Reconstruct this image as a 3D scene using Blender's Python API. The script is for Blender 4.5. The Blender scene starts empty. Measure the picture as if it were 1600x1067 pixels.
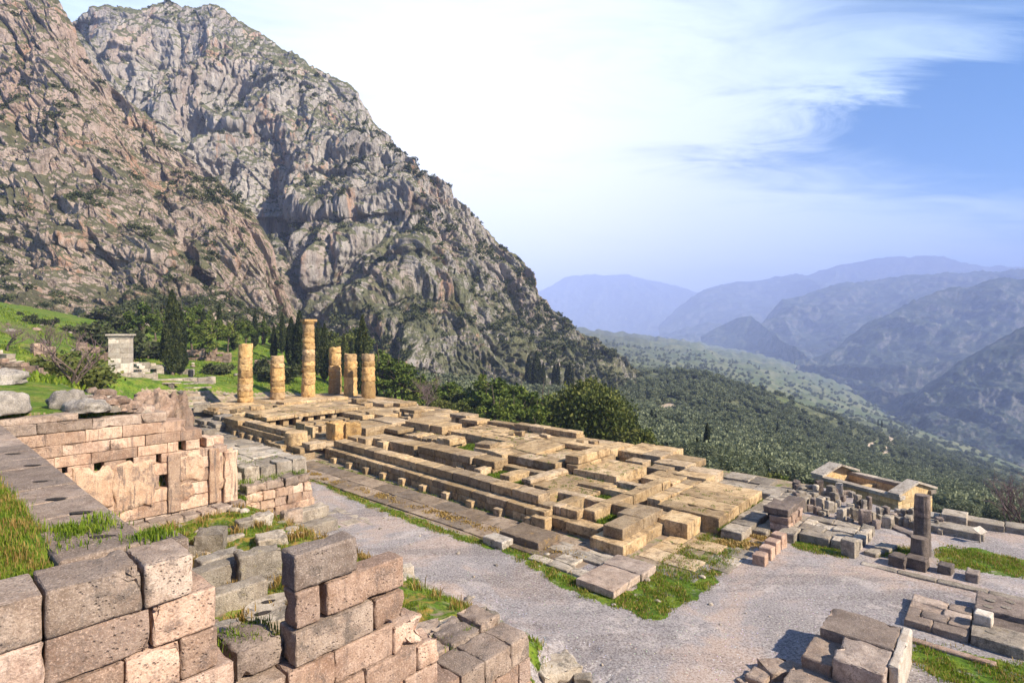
import bpy, math, random
import numpy as np

SC = bpy.context.scene
COL = SC.collection
R = math.radians

# ------------------------------------------------------------------ camera
CAMZ = 9.5                      # eye height over the gravel path
FPX, HYP, CXP = 876.0, 520.0, 800.0   # focal length, horizon row, centre column (photo pixels)
cd = bpy.data.cameras.new("camera")
cam = bpy.data.objects.new("camera", cd); COL.objects.link(cam)
cam.location = (0, 0, CAMZ); cam.rotation_euler = (R(90), 0, 0)
cd.sensor_width = 36.0; cd.lens = 36.0 * FPX / 1600.0
cd.shift_y = -(533.5 - HYP) / 1600.0
cd.clip_start = 0.1; cd.clip_end = 60000
SC.camera = cam

# ------------------------------------------------------------------ light
SUN_EL, SUN_AZ = R(37), R(117)          # azimuth clockwise from +Y (the view direction)
sd = bpy.data.lights.new("sun", 'SUN'); sun = bpy.data.objects.new("sun", sd); COL.objects.link(sun)
sd.energy = 5.0; sd.angle = R(1.2); sd.color = (1.0, 0.90, 0.76)
sun.rotation_euler = (R(90) - SUN_EL, 0, -SUN_AZ + math.pi)
sun.rotation_euler = (math.pi / 2 - SUN_EL, 0, math.pi - SUN_AZ)
SC.view_settings.view_transform = 'Standard'; SC.view_settings.look = 'None'
SC.view_settings.exposure = 1.30; SC.view_settings.gamma = 1.0
SC.cycles.use_denoising = True
SC.cycles.volume_bounces = 2; SC.cycles.max_bounces = 6; SC.cycles.transparent_max_bounces = 8

W = bpy.data.worlds.new("World"); SC.world = W; W.use_nodes = True
def nodes_of(tree):
    tree.nodes.clear()
    def N(kind, **kw):
        n = tree.nodes.new(kind)
        for k, v in kw.items():
            if k == 'ins':
                for kk, vv in v.items():
                    if isinstance(vv, bpy.types.NodeSocket): tree.links.new(vv, n.inputs[kk])
                    else: n.inputs[kk].default_value = vv
            else: setattr(n, k, v)
        return n
    return N
def ramp(N, fac, stops, interp='LINEAR'):
    n = N('ShaderNodeValToRGB'); cr = n.color_ramp; cr.interpolation = interp
    while len(cr.elements) > 1: cr.elements.remove(cr.elements[-1])
    for i, (p, c) in enumerate(stops):
        e = cr.elements[0] if i == 0 else cr.elements.new(p)
        e.position = p; e.color = (c[0], c[1], c[2], 1) if not isinstance(c, (int, float)) else (c, c, c, 1)
    fac.id_data.links.new(fac, n.inputs[0])
    return n.outputs[0]
def build_world():
    t = W.node_tree; N = nodes_of(t)
    sky = N('ShaderNodeTexSky', sky_type='NISHITA', sun_disc=False, sun_elevation=SUN_EL, sun_rotation=SUN_AZ,
            altitude=600, air_density=1.0, dust_density=1.0, ozone_density=2.0)
    tc = N('ShaderNodeTexCoord'); d = tc.outputs['Generated']
    sep = N('ShaderNodeSeparateXYZ', ins={0: d})
    M = lambda op, a, b=0.0, c=0.0, cl=False: N('ShaderNodeMath', operation=op, use_clamp=cl, ins={0: a, 1: b, 2: c}).outputs[0]
    # cirrus sheet: plane projection of the direction
    h = M('ADD', M('MAXIMUM', sep.outputs[2], 0.0), 0.10)
    px, py = M('DIVIDE', sep.outputs[0], h), M('DIVIDE', sep.outputs[1], h)
    pl = N('ShaderNodeCombineXYZ', ins={0: px, 1: py, 2: 0.0}).outputs[0]
    mp = N('ShaderNodeMapping', ins={0: pl, 'Rotation': (0, 0, R(28)), 'Scale': (0.42, 1.0, 1)})
    n1 = N('ShaderNodeTexNoise', ins={'Vector': mp.outputs[0], 'Scale': .9, 'Detail': 10, 'Roughness': .6, 'Distortion': .5}).outputs[0]
    n2 = N('ShaderNodeTexNoise', ins={'Vector': mp.outputs[0], 'Scale': 3.2, 'Detail': 8, 'Roughness': .66, 'Distortion': 1.2}).outputs[0]
    # the veil of cloud is thickest low on the left of the valley; a blue gap opens on the right
    g = Vdir(740, 380)
    dt = N('ShaderNodeVectorMath', operation='DOT_PRODUCT', ins={0: d, 1: g}).outputs['Value']
    veil = N('ShaderNodeMapRange', interpolation_type='SMOOTHSTEP', ins={'Value': dt, 'From Min': .55, 'From Max': .97, 'To Min': 0, 'To Max': 1}).outputs[0]
    # bands: angle above a line that climbs to the right, in the projected picture of the sky
    az = M('DIVIDE', sep.outputs[0], M('MAXIMUM', sep.outputs[1], .05)); el = M('DIVIDE', sep.outputs[2], M('MAXIMUM', sep.outputs[1], .05))
    ln = M('SUBTRACT', el, M('ADD', M('MULTIPLY', az, .26), .225))          # height over the lower edge of the cloud sheet
    ln = M('ADD', ln, M('MULTIPLY', M('SUBTRACT', n2, .5), .22))
    gapb = M('MULTIPLY', N('ShaderNodeMapRange', interpolation_type='SMOOTHSTEP', ins={'Value': ln, 'From Min': .11, 'From Max': -.05, 'To Min': 0, 'To Max': 1}).outputs[0],
             N('ShaderNodeMapRange', interpolation_type='SMOOTHSTEP', ins={'Value': el, 'From Min': .17, 'From Max': .40, 'To Min': 0, 'To Max': 1}).outputs[0])
    right = N('ShaderNodeMapRange', interpolation_type='SMOOTHSTEP', ins={'Value': az, 'From Min': -.05, 'From Max': .85, 'To Min': 0, 'To Max': 1}).outputs[0]
    up = N('ShaderNodeMapRange', interpolation_type='SMOOTHSTEP', ins={'Value': el, 'From Min': .32, 'From Max': .75, 'To Min': 0, 'To Max': 1}).outputs[0]
    v = M('ADD', M('MULTIPLY', M('SUBTRACT', n1, .5), 1.25), M('MULTIPLY', M('SUBTRACT', n2, .5), .95))
    v = M('ADD', v, M('ADD', M('MULTIPLY', veil, .50), .52))
    v = M('SUBTRACT', v, M('MULTIPLY', M('MULTIPLY', gapb, right), 1.15))
    v = M('SUBTRACT', v, N('ShaderNodeMapRange', interpolation_type='SMOOTHSTEP', ins={'Value': sep.outputs[1], 'From Min': .45, 'From Max': -.25, 'To Min': 0, 'To Max': .45}).outputs[0])   # cloud thinned out of view behind the viewer, to darken the north faces
    v = M('SUBTRACT', v, M('MULTIPLY', up, M('ADD', .24, M('MULTIPLY', right, .30))))
    cl = N('ShaderNodeMapRange', interpolation_type='SMOOTHSTEP', ins={'Value': v, 'From Min': .05, 'From Max': .95, 'To Min': 0.03, 'To Max': .97}).outputs[0]
    ccol = ramp(N, dt, [(.50, (2.8, 4.1, 5.2)), (.80, (4.0, 5.0, 5.8)), (.93, (5.4, 5.8, 6.0)), (.99, (6.6, 6.6, 6.5))])
    hs = N('ShaderNodeHueSaturation', ins={'Saturation': 2.1, 'Value': .66, 'Color': sky.outputs[0]})
    mx = N('ShaderNodeMix', data_type='RGBA', ins={'Factor': cl, 6: hs.outputs[0], 7: ccol})
    bg = N('ShaderNodeBackground', ins={'Color': mx.outputs[2], 'Strength': 0.10})
    out = N('ShaderNodeOutputWorld'); t.links.new(bg.outputs[0], out.inputs[0])
def Vdir(px, py):
    v = np.array([(px - CXP) / FPX, 1.0, (HYP - py) / FPX]); v /= np.linalg.norm(v); return tuple(v)
build_world()

# ------------------------------------------------------------------ frames and helpers
UX, UY, VX, VY = -0.7469, 0.6649, 0.6649, 0.7469     # temple axes: u runs east along it, v runs south across it
def w(u, v): return (u * UX + v * VX, u * UY + v * VY)
def touv(x, y): return (x * UX + y * UY, x * VX + y * VY)
def at(px, py, z=0.0):
    """a photo pixel to the point at height z that it sees"""
    d = (CAMZ - z) * FPX / (py - HYP)
    return ((px - CXP) / FPX * d, d, z)
def atd(px, d): return ((px - CXP) / FPX * d, d)
def atuv(px, py, z=0.0):
    x, y, _ = at(px, py, z); return touv(x, y)

_rs = np.random.RandomState(7)
_perm = np.concatenate([_rs.permutation(256)] * 3)
_grad = _rs.normal(size=(256, 3)); _grad /= np.linalg.norm(_grad, axis=1)[:, None]
_grad = _grad.astype(np.float32)
def pn(p, seed=0):
    """gradient noise at points p (n,3), about -1..1"""
    p = np.asarray(p, np.float32) + np.float32(seed * 17.31)
    i = np.floor(p).astype(np.int32); f = p - i; i &= 255
    u = f * f * f * (f * (f * 6 - 15) + 10)
    def g(a, b, c):
        k = _perm[_perm[_perm[(i[:, 0] + a) & 255] + ((i[:, 1] + b) & 255)] + ((i[:, 2] + c) & 255)]
        gr = _grad[k]
        return gr[:, 0] * (f[:, 0] - a) + gr[:, 1] * (f[:, 1] - b) + gr[:, 2] * (f[:, 2] - c)
    L = lambda a, b, t: a + (b - a) * t
    x0 = L(L(g(0, 0, 0), g(1, 0, 0), u[:, 0]), L(g(0, 1, 0), g(1, 1, 0), u[:, 0]), u[:, 1])
    x1 = L(L(g(0, 0, 1), g(1, 0, 1), u[:, 0]), L(g(0, 1, 1), g(1, 1, 1), u[:, 0]), u[:, 1])
    return L(x0, x1, u[:, 2]) * 1.5
def fbm(p, octs=4, seed=0, gain=.5, lac=2.03):
    s = 0; a = 1; p = np.asarray(p, np.float32)
    for k in range(octs):
        s = s + a * pn(p, seed + k * 3.7); p = p * lac; a *= gain
    return s
def ridged(p, octs=4, seed=0, gain=.5, lac=2.07):
    s = 0; a = 1; p = np.asarray(p, np.float32)
    for k in range(octs):
        s = s + a * (1 - 2 * np.abs(pn(p, seed + k * 5.1))); p = p * lac; a *= gain
    return s
def sstep(a, b, x):
    t = np.clip((np.asarray(x, float) - a) / (b - a), 0, 1); return t * t * (3 - 2 * t)

def mesh_from(name, V, quads=None, tris=None, attrs=None, smooth=True):
    me = bpy.data.meshes.new(name)
    V = np.asarray(V, np.float32); nq = 0 if quads is None else len(quads); nt = 0 if tris is None else len(tris)
    me.vertices.add(len(V)); me.vertices.foreach_set('co', V.ravel())
    lo = []; st = []
    if nq: lo.append(np.asarray(quads, np.int32).ravel()); st.append(np.arange(nq, dtype=np.int32) * 4)
    if nt: lo.append(np.asarray(tris, np.int32).ravel()); st.append(nq * 4 + np.arange(nt, dtype=np.int32) * 3)
    lo = np.concatenate(lo); st = np.concatenate(st)
    me.loops.add(len(lo)); me.loops.foreach_set('vertex_index', lo)
    me.polygons.add(len(st)); me.polygons.foreach_set('loop_start', st)
    if smooth: me.polygons.foreach_set('use_smooth', np.ones(len(st), bool))
    me.update(calc_edges=True)
    for k, a in (attrs or {}).items():
        at_ = me.attributes.new(k, 'FLOAT', 'POINT'); at_.data.foreach_set('value', np.asarray(a, np.float32))
    me.validate()
    return me
def link(name, me, mat, parent=None, loc=(0, 0, 0)):
    o = bpy.data.objects.new(name, me); COL.objects.link(o); o.location = loc
    if mat is not None:
        for m_ in (mat if isinstance(mat, (list, tuple)) else [mat]): me.materials.append(m_)
    if parent is not None: o.parent = parent
    return o
def tag(o, label=None, cat=None, group=None, kind=None):
    if label: o['label'] = label
    if cat: o['category'] = cat
    if group: o['group'] = group
    if kind: o['kind'] = kind
    return o
def thing(name, loc, label, cat, group=None):
    o = bpy.data.objects.new(name, None); COL.objects.link(o); o.location = loc
    o.empty_display_size = .3
    return tag(o, label, cat, group)

_topo = {}
def topo(nx, ny, nz):
    k = (nx, ny, nz)
    if k in _topo: return _topo[k]
    idx = {}; P = []; F = []
    def vid(i, j, l):
        q = (i, j, l)
        if q not in idx: idx[q] = len(P); P.append(q)
        return idx[q]
    for i in range(nx):
        for j in range(ny):
            F.append([vid(i, j, 0), vid(i, j + 1, 0), vid(i + 1, j + 1, 0), vid(i + 1, j, 0)])
            F.append([vid(i, j, nz), vid(i + 1, j, nz), vid(i + 1, j + 1, nz), vid(i, j + 1, nz)])
    for i in range(nx):
        for l in range(nz):
            F.append([vid(i, 0, l), vid(i + 1, 0, l), vid(i + 1, 0, l + 1), vid(i, 0, l + 1)])
            F.append([vid(i, ny, l), vid(i, ny, l + 1), vid(i + 1, ny, l + 1), vid(i + 1, ny, l)])
    for j in range(ny):
        for l in range(nz):
            F.append([vid(0, j, l), vid(0, j, l + 1), vid(0, j + 1, l + 1), vid(0, j + 1, l)])
            F.append([vid(nx, j, l), vid(nx, j + 1, l), vid(nx, j + 1, l + 1), vid(nx, j, l + 1)])
    _topo[k] = (np.array(P), np.array(F)); return _topo[k]
RNG = random.Random(11)
class MB:
    """collects rough blocks and other pieces in world space; build() links them as ONE mesh object"""
    def __init__(s): s.V = []; s.Q = []; s.T = []; s.A = []; s.n = 0
    def add(s, V, quads=None, tris=None, tint=None):
        V = np.asarray(V, float)
        if quads is not None and len(quads): s.Q.append(np.asarray(quads) + s.n)
        if tris is not None and len(tris): s.T.append(np.asarray(tris) + s.n)
        s.V.append(V); s.n += len(V)
        if tint is None: tint = RNG.random()
        s.A.append(np.full(len(V), tint) if np.isscalar(tint) else tint)
        return s
    def block(s, u0, u1, v0, v1, z0, z1, res=.3, bev=.022, rough=.018, chip=.06, rot=0.0, tilt=(0, 0), world=False, tint=None, lump=0.0):
        """a weathered block between temple coordinates (or world x/y), turned by rot about its middle"""
        L = np.array([u1 - u0, v1 - v0, z1 - z0]); b = min(bev, L.min() * .3)
        n = [int(max(1, min(9, round((l - 2 * b) / res)))) + 4 for l in L]
        P, F = topo(*n); co = np.zeros(P.shape); ext = np.zeros(P.shape); dist = np.zeros(P.shape)
        for a in range(3):
            e = min(b, L[a] * .12); cs = np.concatenate([[0, e], np.linspace(2.6 * e, L[a] - 2.6 * e, n[a] - 3), [L[a] - e, L[a]]])
            c_ = cs[P[:, a]]; co[:, a] = c_ - L[a] / 2; dist[:, a] = np.minimum(c_, L[a] - c_)
            ext[:, a] = np.where(P[:, a] == 0, -1, np.where(P[:, a] == n[a], 1, 0))
        ne = np.abs(ext).sum(1); sd = RNG.random() * 90
        c = np.array([(u0 + u1) / 2, (v0 + v1) / 2, (z0 + z1) / 2])
        nz = pn(co * 3.1 + sd); d2 = np.sort(dist, 1)[:, 1]
        rr = b * 1.1 + chip * 2.6 * np.maximum(0, pn(co * 2.6 + sd + 31) + .45 * pn(co * 7. + sd + 11)) ** 2.1
        k = np.clip(1 - d2 / rr, 0, 1) ** 2 * rr * .55
        co -= ext * np.minimum(k, L.min() * .3)[:, None]
        nn = ext / np.maximum(1, np.sqrt(ne))[:, None]
        nr = nn * (nz * rough + pn(co * 8.0 + sd + 7) * rough * .6)[:, None]
        co = co + nr
        if lump: co = co * (1 + lump * pn(co * .9 / max(.3, L.max()) * 2 + sd)[:, None])
        if tilt[0] or tilt[1]:
            co[:, 2] += co[:, 0] * tilt[0] + co[:, 1] * tilt[1]
        if rot:
            cr, sr = math.cos(rot), math.sin(rot); co[:, 0], co[:, 1] = co[:, 0] * cr - co[:, 1] * sr, co[:, 0] * sr + co[:, 1] * cr
        co += c
        if world: return s.add(co, F, tint=tint)
        x = co[:, 0] * UX + co[:, 1] * VX; y = co[:, 0] * UY + co[:, 1] * VY
        return s.add(np.stack([x, y, co[:, 2]], 1), F[:, ::-1], tint=tint)
    def course(s, axis, a0, a1, b0, b1, z0, z1, Lb=1.2, gap=.012, jit=.02, jz=.0, keep=1.0, holes=(), **kw):
        """one course of blocks running along axis 'u' or 'v'"""
        a = a0
        while a < a1 - .05:
            l = Lb * RNG.uniform(.72, 1.3)
            if a1 - (a + l) < Lb * .45: l = a1 - a
            e = min(a + l, a1); j = RNG.uniform(-jit, jit); k = RNG.uniform(-jz, jz)
            hit = any(h0 < e and h1 > a for h0, h1 in holes)
            if hit:
                for h0, h1 in holes:
                    if h0 < e and h1 > a:
                        if h0 > a + .1: s._c(axis, a, h0, b0 + j, b1 + j, z0, z1 + k, gap, kw)
                        a = h1; break
                continue
            if RNG.random() < keep: s._c(axis, a, e, b0 + j, b1 + j, z0, z1 + k, gap, kw)
            a = e
        return s
    def _c(s, axis, a, e, b0, b1, z0, z1, gap, kw):
        kw = dict(kw); kw.setdefault('rot', RNG.uniform(-.014, .014) if e - a < 3 else 0); kw.setdefault('tilt', (RNG.uniform(-.012, .012), RNG.uniform(-.012, .012)))
        if axis == 'u': s.block(a + gap / 2, e - gap / 2, b0, b1, z0 + gap / 2, z1, **kw)
        else: s.block(b0, b1, a + gap / 2, e - gap / 2, z0 + gap / 2, z1, **kw)
    def wall(s, axis, a0, a1, b0, b1, zs, Lb=1.2, **kw):
        for z0, z1 in zip(zs[:-1], zs[1:]): s.course(axis, a0, a1, b0, b1, z0, z1, Lb, **kw)
        return s
    def paving(s, u0, u1, v0, v1, z0, z1, Lu=1.3, Lv=1.0, jz=.02, keep=1.0, **kw):
        v = v0
        while v < v1 - .05:
            l = Lv * RNG.uniform(.75, 1.25)
            if v1 - (v + l) < Lv * .45: l = v1 - v
            s.course('u', u0, u1, v, min(v + l, v1) - .015, z0, z1, Lu, jz=jz, jit=.0, keep=keep, **kw); v += l
        return s
    def drum(s, x, y, z0, z1, r0, r1, seg=40, rings=7, rough=.05, pinch=.06, flutes=0, tint=None, broken=0.0):
        """a weathered column drum, waisted at its joints"""
        t = np.linspace(0, 1, rings); th = np.linspace(0, 2 * math.pi, seg, endpoint=False); sd = RNG.random() * 80
        TT, TH = np.meshgrid(t, th, indexing='ij')
        rr = r0 + (r1 - r0) * TT
        rr = rr - pinch * (np.exp(-TT / .09) + np.exp(-(1 - TT) / .09)) * (.6 + .6 * RNG.random())
        zz = z0 + (z1 - z0) * TT
        p = np.stack([np.cos(TH) * 1.3, np.sin(TH) * 1.3, zz * 1.6], -1).reshape(-1, 3)
        rr = rr + (rough * (pn(p * 1.6 + sd) + .7 * pn(p * 3.7 + sd + 9) - .25)).reshape(rr.shape)
        if flutes: rr = rr - .055 * r0 * np.abs(np.sin(TH * flutes / 2)) ** .7 + .03 * r0
        if broken: zz = zz + TT * broken * pn(p * .8 + sd + 4).reshape(rr.shape)
        V = np.stack([x + rr * np.cos(TH), y + rr * np.sin(TH), zz], -1).reshape(-1, 3)
        q = []
        for i in range(rings - 1):
            for j in range(seg):
                k = (j + 1) % seg; q.append([i * seg + j, i * seg + k, (i + 1) * seg + k, (i + 1) * seg + j])
        n0 = len(V); V = np.vstack([V, [[x, y, z0]], [[x, y, z1 + .01]]]); tr = []
        for j in range(seg):
            k = (j + 1) % seg; tr.append([n0, k, j]); tr.append([n0 + 1, (rings - 1) * seg + j, (rings - 1) * seg + k])
        return s.add(V, q, tr, tint=tint)
    def boulder(s, x, y, z, rx, ry, rz, rough=.22, rot=0, n=22, tint=None, flat=.25, freq=1.3):
        th = np.linspace(0, 2 * math.pi, n * 2, endpoint=False); ph = np.linspace(-math.pi / 2, math.pi / 2, n)
        PH, TH = np.meshgrid(ph, th, indexing='ij'); sd = RNG.random() * 70
        d = np.stack([np.cos(PH) * np.cos(TH), np.cos(PH) * np.sin(TH), np.sin(PH)], -1).reshape(-1, 3)
        # slightly squared
        d2 = np.sign(d) * np.abs(d) ** .8
        r = 1 + rough * fbm(d2 * freq + sd, 4) + rough * .35 * ridged(d2 * freq * 2.2 + sd, 3) - rough * .2
        p = d2 * r[:, None] * np.array([rx, ry, rz])
        p[:, 2] = np.maximum(p[:, 2], -rz * flat)
        cr, sr = math.cos(rot), math.sin(rot); X = p[:, 0] * cr - p[:, 1] * sr; Y = p[:, 0] * sr + p[:, 1] * cr
        m = n * 2; q = [[i * m + j, i * m + (j + 1) % m, (i + 1) * m + (j + 1) % m, (i + 1) * m + j] for i in range(n - 1) for j in range(m)]
        return s.add(np.stack([x + X, y + Y, z + p[:, 2]], 1), q, tint=tint)
    def tube(s, pts, rads, seg=7, tint=.5):
        pts = np.asarray(pts, float); V = []; q = []
        for i, p in enumerate(pts):
            d = pts[min(i + 1, len(pts) - 1)] - pts[max(i - 1, 0)]; d /= np.linalg.norm(d) + 1e-9
            a = np.cross(d, [0.31, .95, .1]); a /= np.linalg.norm(a); b = np.cross(d, a)
            for j in range(seg):
                t = 2 * math.pi * j / seg; V.append(p + rads[i] * (a * math.cos(t) + b * math.sin(t)))
        for i in range(len(pts) - 1):
            for j in range(seg):
                k = (j + 1) % seg; q.append([i * seg + j, i * seg + k, (i + 1) * seg + k, (i + 1) * seg + j])
        return s.add(V, q, tint=tint)
    def warp(s, f):
        s.V = [f(v) for v in s.V]; return s
    def build(s, name, mat, parent=None, origin=None, attr='tint', sharp=66):
        V = np.vstack(s.V)
        if parent is not None: org = np.array(parent_world(parent)); loc = (0, 0, 0)
        else:
            if origin is None: origin = ((V[:, 0].min() + V[:, 0].max()) / 2, (V[:, 1].min() + V[:, 1].max()) / 2, V[:, 2].min())
            org = np.array(origin, float); loc = tuple(org)
        me = mesh_from(name, V - org, np.vstack(s.Q) if s.Q else None, np.vstack(s.T) if s.T else None, {attr: np.concatenate(s.A)})
        if sharp: me.set_sharp_from_angle(angle=R(sharp))
        return link(name, me, mat, parent, loc)
def parent_world(o):
    x = np.zeros(3)
    while o is not None: x = x + np.array(o.location); o = o.parent
    return x
# ------------------------------------------------------------------ materials (procedural, world-space)
def newmat(name):
    m = bpy.data.materials.new(name); m.use_nodes = True; return m, nodes_of(m.node_tree)
def finish(m, N, col, rough=.9, bump=None, bstr=.5, bdist=.02, spec=.25):
    if not isinstance(rough, bpy.types.NodeSocket): pass
    b = N('ShaderNodeBsdfPrincipled', ins={'Base Color': col, 'Roughness': rough, 'Specular IOR Level': spec})
    if bump is not None:
        bn = N('ShaderNodeBump', ins={'Height': bump, 'Strength': bstr, 'Distance': bdist})
        m.node_tree.links.new(bn.outputs[0], b.inputs['Normal'])
    o = N('ShaderNodeOutputMaterial'); m.node_tree.links.new(b.outputs[0], o.inputs[0]); return m
def noise(N, vec, scale, detail=5, rough=.55, dist=0.0):
    return N('ShaderNodeTexNoise', ins={'Vector': vec, 'Scale': scale, 'Detail': detail, 'Roughness': rough, 'Distortion': dist}).outputs[0]
def mixc(N, fac, a, b, mode='MIX'):
    return N('ShaderNodeMix', data_type='RGBA', blend_type=mode, ins={'Factor': fac, 6: a, 7: b}).outputs[2]
def mth(N, op, a, b=0.0, cl=False):
    return N('ShaderNodeMath', operation=op, use_clamp=cl, ins={0: a, 1: b}).outputs[0]
def mrange(N, v, a, b, c=0.0, d=1.0):
    return N('ShaderNodeMapRange', interpolation_type='SMOOTHSTEP', ins={'Value': v, 'From Min': a, 'From Max': b, 'To Min': c, 'To Max': d}).outputs[0]
def rgba(c): return (c[0], c[1], c[2], 1)
def attr(N, name): return N('ShaderNodeAttribute', attribute_name=name).outputs['Fac']

def stone_mat(name, light, mid, dark, patina, pat=.5, scale=1.0, pits=.6, bdist=.03, top_patina=0.0, lichen=None, streak=0.35, speck=.5):
    """weathered stone: mottled body, block-to-block tint, dark patina in blotches, run-off streaks on upright faces, pits, speckle, lichen. pat: share of patina"""
    m, N = newmat(name)
    geo = N('ShaderNodeNewGeometry'); P = geo.outputs['Position']; nz = N('ShaderNodeSeparateXYZ', ins={0: geo.outputs['Normal']}).outputs[2]
    t = attr(N, 'tint')
    n1 = noise(N, P, 1.1 * scale, 8, .66, .5); n2 = noise(N, P, 6.5 * scale, 6, .68, .2); n3 = noise(N, P, 34 * scale, 4, .75)
    c = ramp(N, n1, [(.36, dark), (.48, mid), (.62, light)])
    c = mixc(N, mrange(N, n2, .47, .66, 0, .75), c, rgba(light)); c = mixc(N, mrange(N, n2, .48, .33, 0, .7), c, rgba(dark))
    t2 = mth(N, 'FRACT', mth(N, 'MULTIPLY', t, 7.31))
    c = mixc(N, mrange(N, t2, .6, 1.0, 0, .38), c, N('ShaderNodeHueSaturation', ins={'Saturation': .45, 'Value': .82, 'Color': c}).outputs[0])      # some blocks greyer than others
    tv = mrange(N, t, 0, 1, .56, 1.2)
    c = mixc(N, 1.0, c, N('ShaderNodeCombineColor', ins={0: tv, 1: tv, 2: mth(N, 'MULTIPLY', tv, .975)}).outputs[0], 'MULTIPLY')
    pm = noise(N, N('ShaderNodeMapping', ins={0: P, 'Location': (13, 5, 2)}).outputs[0], 1.9 * scale, 10, .72, .4)
    lo = .64 - .16 * pat
    fac = mrange(N, pm, lo - .03, lo + .10, 0, .88)
    if streak:
        sv = noise(N, N('ShaderNodeMapping', ins={0: P, 'Scale': (7 * scale, 7 * scale, .55)}).outputs[0], 1.0, 6, .7, .3)
        side = mrange(N, nz, .5, .1)
        fac = mth(N, 'MAXIMUM', fac, mth(N, 'MULTIPLY', mth(N, 'MULTIPLY', mrange(N, sv, .50, .66), side), streak * 1.5), True)
    if top_patina:
        fac = mth(N, 'MAXIMUM', fac, mth(N, 'MULTIPLY', mrange(N, nz, .45, .9), mrange(N, pm, .40, .56, top_patina * .4, top_patina)))
    c = mixc(N, fac, c, rgba(patina))
    sp = noise(N, P, 13 * scale, 6, .8)
    c = mixc(N, mrange(N, sp, .56, .68, 0, .75 * speck + .1), c, rgba([x * .40 for x in patina]))
    c = mixc(N, mrange(N, sp, .44, .32, 0, .55 * speck + .1), c, rgba([min(.9, x * 1.28) for x in light]))
    if lichen:
        ln = noise(N, P, 2.6, 8, .72, .5)
        c = mixc(N, mrange(N, ln, .57, .68, 0, .65), c, rgba(lichen))
    wl = noise(N, P, 4.3 * scale, 8, .78, .3)
    c = mixc(N, mrange(N, wl, .60, .68, 0, .5), c, rgba([min(.85, x * 1.2 + .05) for x in light]))
    c = mixc(N, mrange(N, n3, .49, .37, 0, .6), c, rgba([x * .8 for x in dark])); c = mixc(N, mrange(N, n3, .53, .66, 0, .45), c, rgba([min(.85, x * 1.3) for x in light]))
    vor = N('ShaderNodeTexVoronoi', ins={'Vector': P, 'Scale': 15 * scale}).outputs[0]
    h = mth(N, 'ADD', mth(N, 'MULTIPLY', n2, .8), mth(N, 'MULTIPLY', n3, .45)); h = mth(N, 'ADD', h, mth(N, 'MULTIPLY', sp, .5))
    pit = mth(N, 'MULTIPLY', mrange(N, vor, .34, .06), mrange(N, n1, .42, .58))
    h = mth(N, 'SUBTRACT', h, mth(N, 'MULTIPLY', pit, pits))
    c = mixc(N, mth(N, 'MULTIPLY', pit, .75 * pits), c, rgba([x * .45 for x in dark]))
    return finish(m, N, c, .93, h, 1.0, bdist, .15)

LIME = stone_mat('temple_limestone', (.58, .42, .24), (.425, .288, .15), (.25, .16, .08), (.12, .086, .052), .60, lichen=(.40, .235, .05), streak=.5)
LIMEGREY = stone_mat('grey_limestone', (.43, .365, .285), (.305, .25, .19), (.19, .15, .11), (.095, .082, .066), .68, lichen=(.28, .22, .10))
PINK = stone_mat('pink_conglomerate', (.58, .405, .30), (.455, .30, .21), (.30, .18, .12), (.14, .107, .088), .52, top_patina=.5, speck=.8)
PINKGREY = stone_mat('weathered_conglomerate', (.50, .385, .30), (.375, .275, .205), (.245, .168, .12), (.135, .11, .09), .66, top_patina=.45, scale=1.2, speck=.8)
PALE = stone_mat('pale_grey_limestone', (.50, .425, .335), (.37, .305, .23), (.24, .19, .14), (.115, .10, .08), .64, lichen=(.30, .25, .12))
WALLTAN = stone_mat('tan_pink_ashlar', (.60, .42, .30), (.475, .31, .21), (.32, .19, .125), (.15, .115, .095), .52, streak=.5)
PAVE = stone_mat('brown_paving', (.36, .275, .195), (.26, .19, .13), (.17, .118, .078), (.09, .068, .05), .6, lichen=(.34, .20, .05))
STUCCO = stone_mat('old_stucco', (.60, .42, .29), (.50, .33, .215), (.35, .205, .13), (.155, .118, .095), .58, scale=.8, pits=.3, streak=.8)
COLST = stone_mat('column_stone', (.70, .46, .205), (.54, .325, .12), (.34, .18, .065), (.15, .095, .05), .56, scale=1.3, pits=.9, bdist=.06, streak=.3)
MARBLE = stone_mat('white_marble', (.68, .60, .50), (.57, .48, .38), (.42, .33, .25), (.2, .165, .13), .40, pits=.25, speck=.25)
DARKST = stone_mat('dark_grey_stone', (.30, .235, .19), (.21, .16, .13), (.13, .098, .08), (.068, .056, .048), .6)
TREAS = stone_mat('treasury_marble', (.78, .56, .30), (.64, .43, .205), (.45, .28, .125), (.22, .15, .085), .42, scale=.7, streak=.5)
TREASTOP = stone_mat('treasury_cornice', (.50, .43, .34), (.38, .31, .24), (.25, .20, .15), (.12, .10, .08), .6, scale=.8)
BOULD = stone_mat('boulder_stone', (.37, .325, .275), (.265, .23, .19), (.17, .148, .122), (.085, .08, .076), .66, scale=.6)
RUBB = stone_mat('rubble_stone', (.42, .305, .225), (.31, .205, .145), (.20, .125, .085), (.10, .08, .065), .6, scale=1.4)

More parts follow.
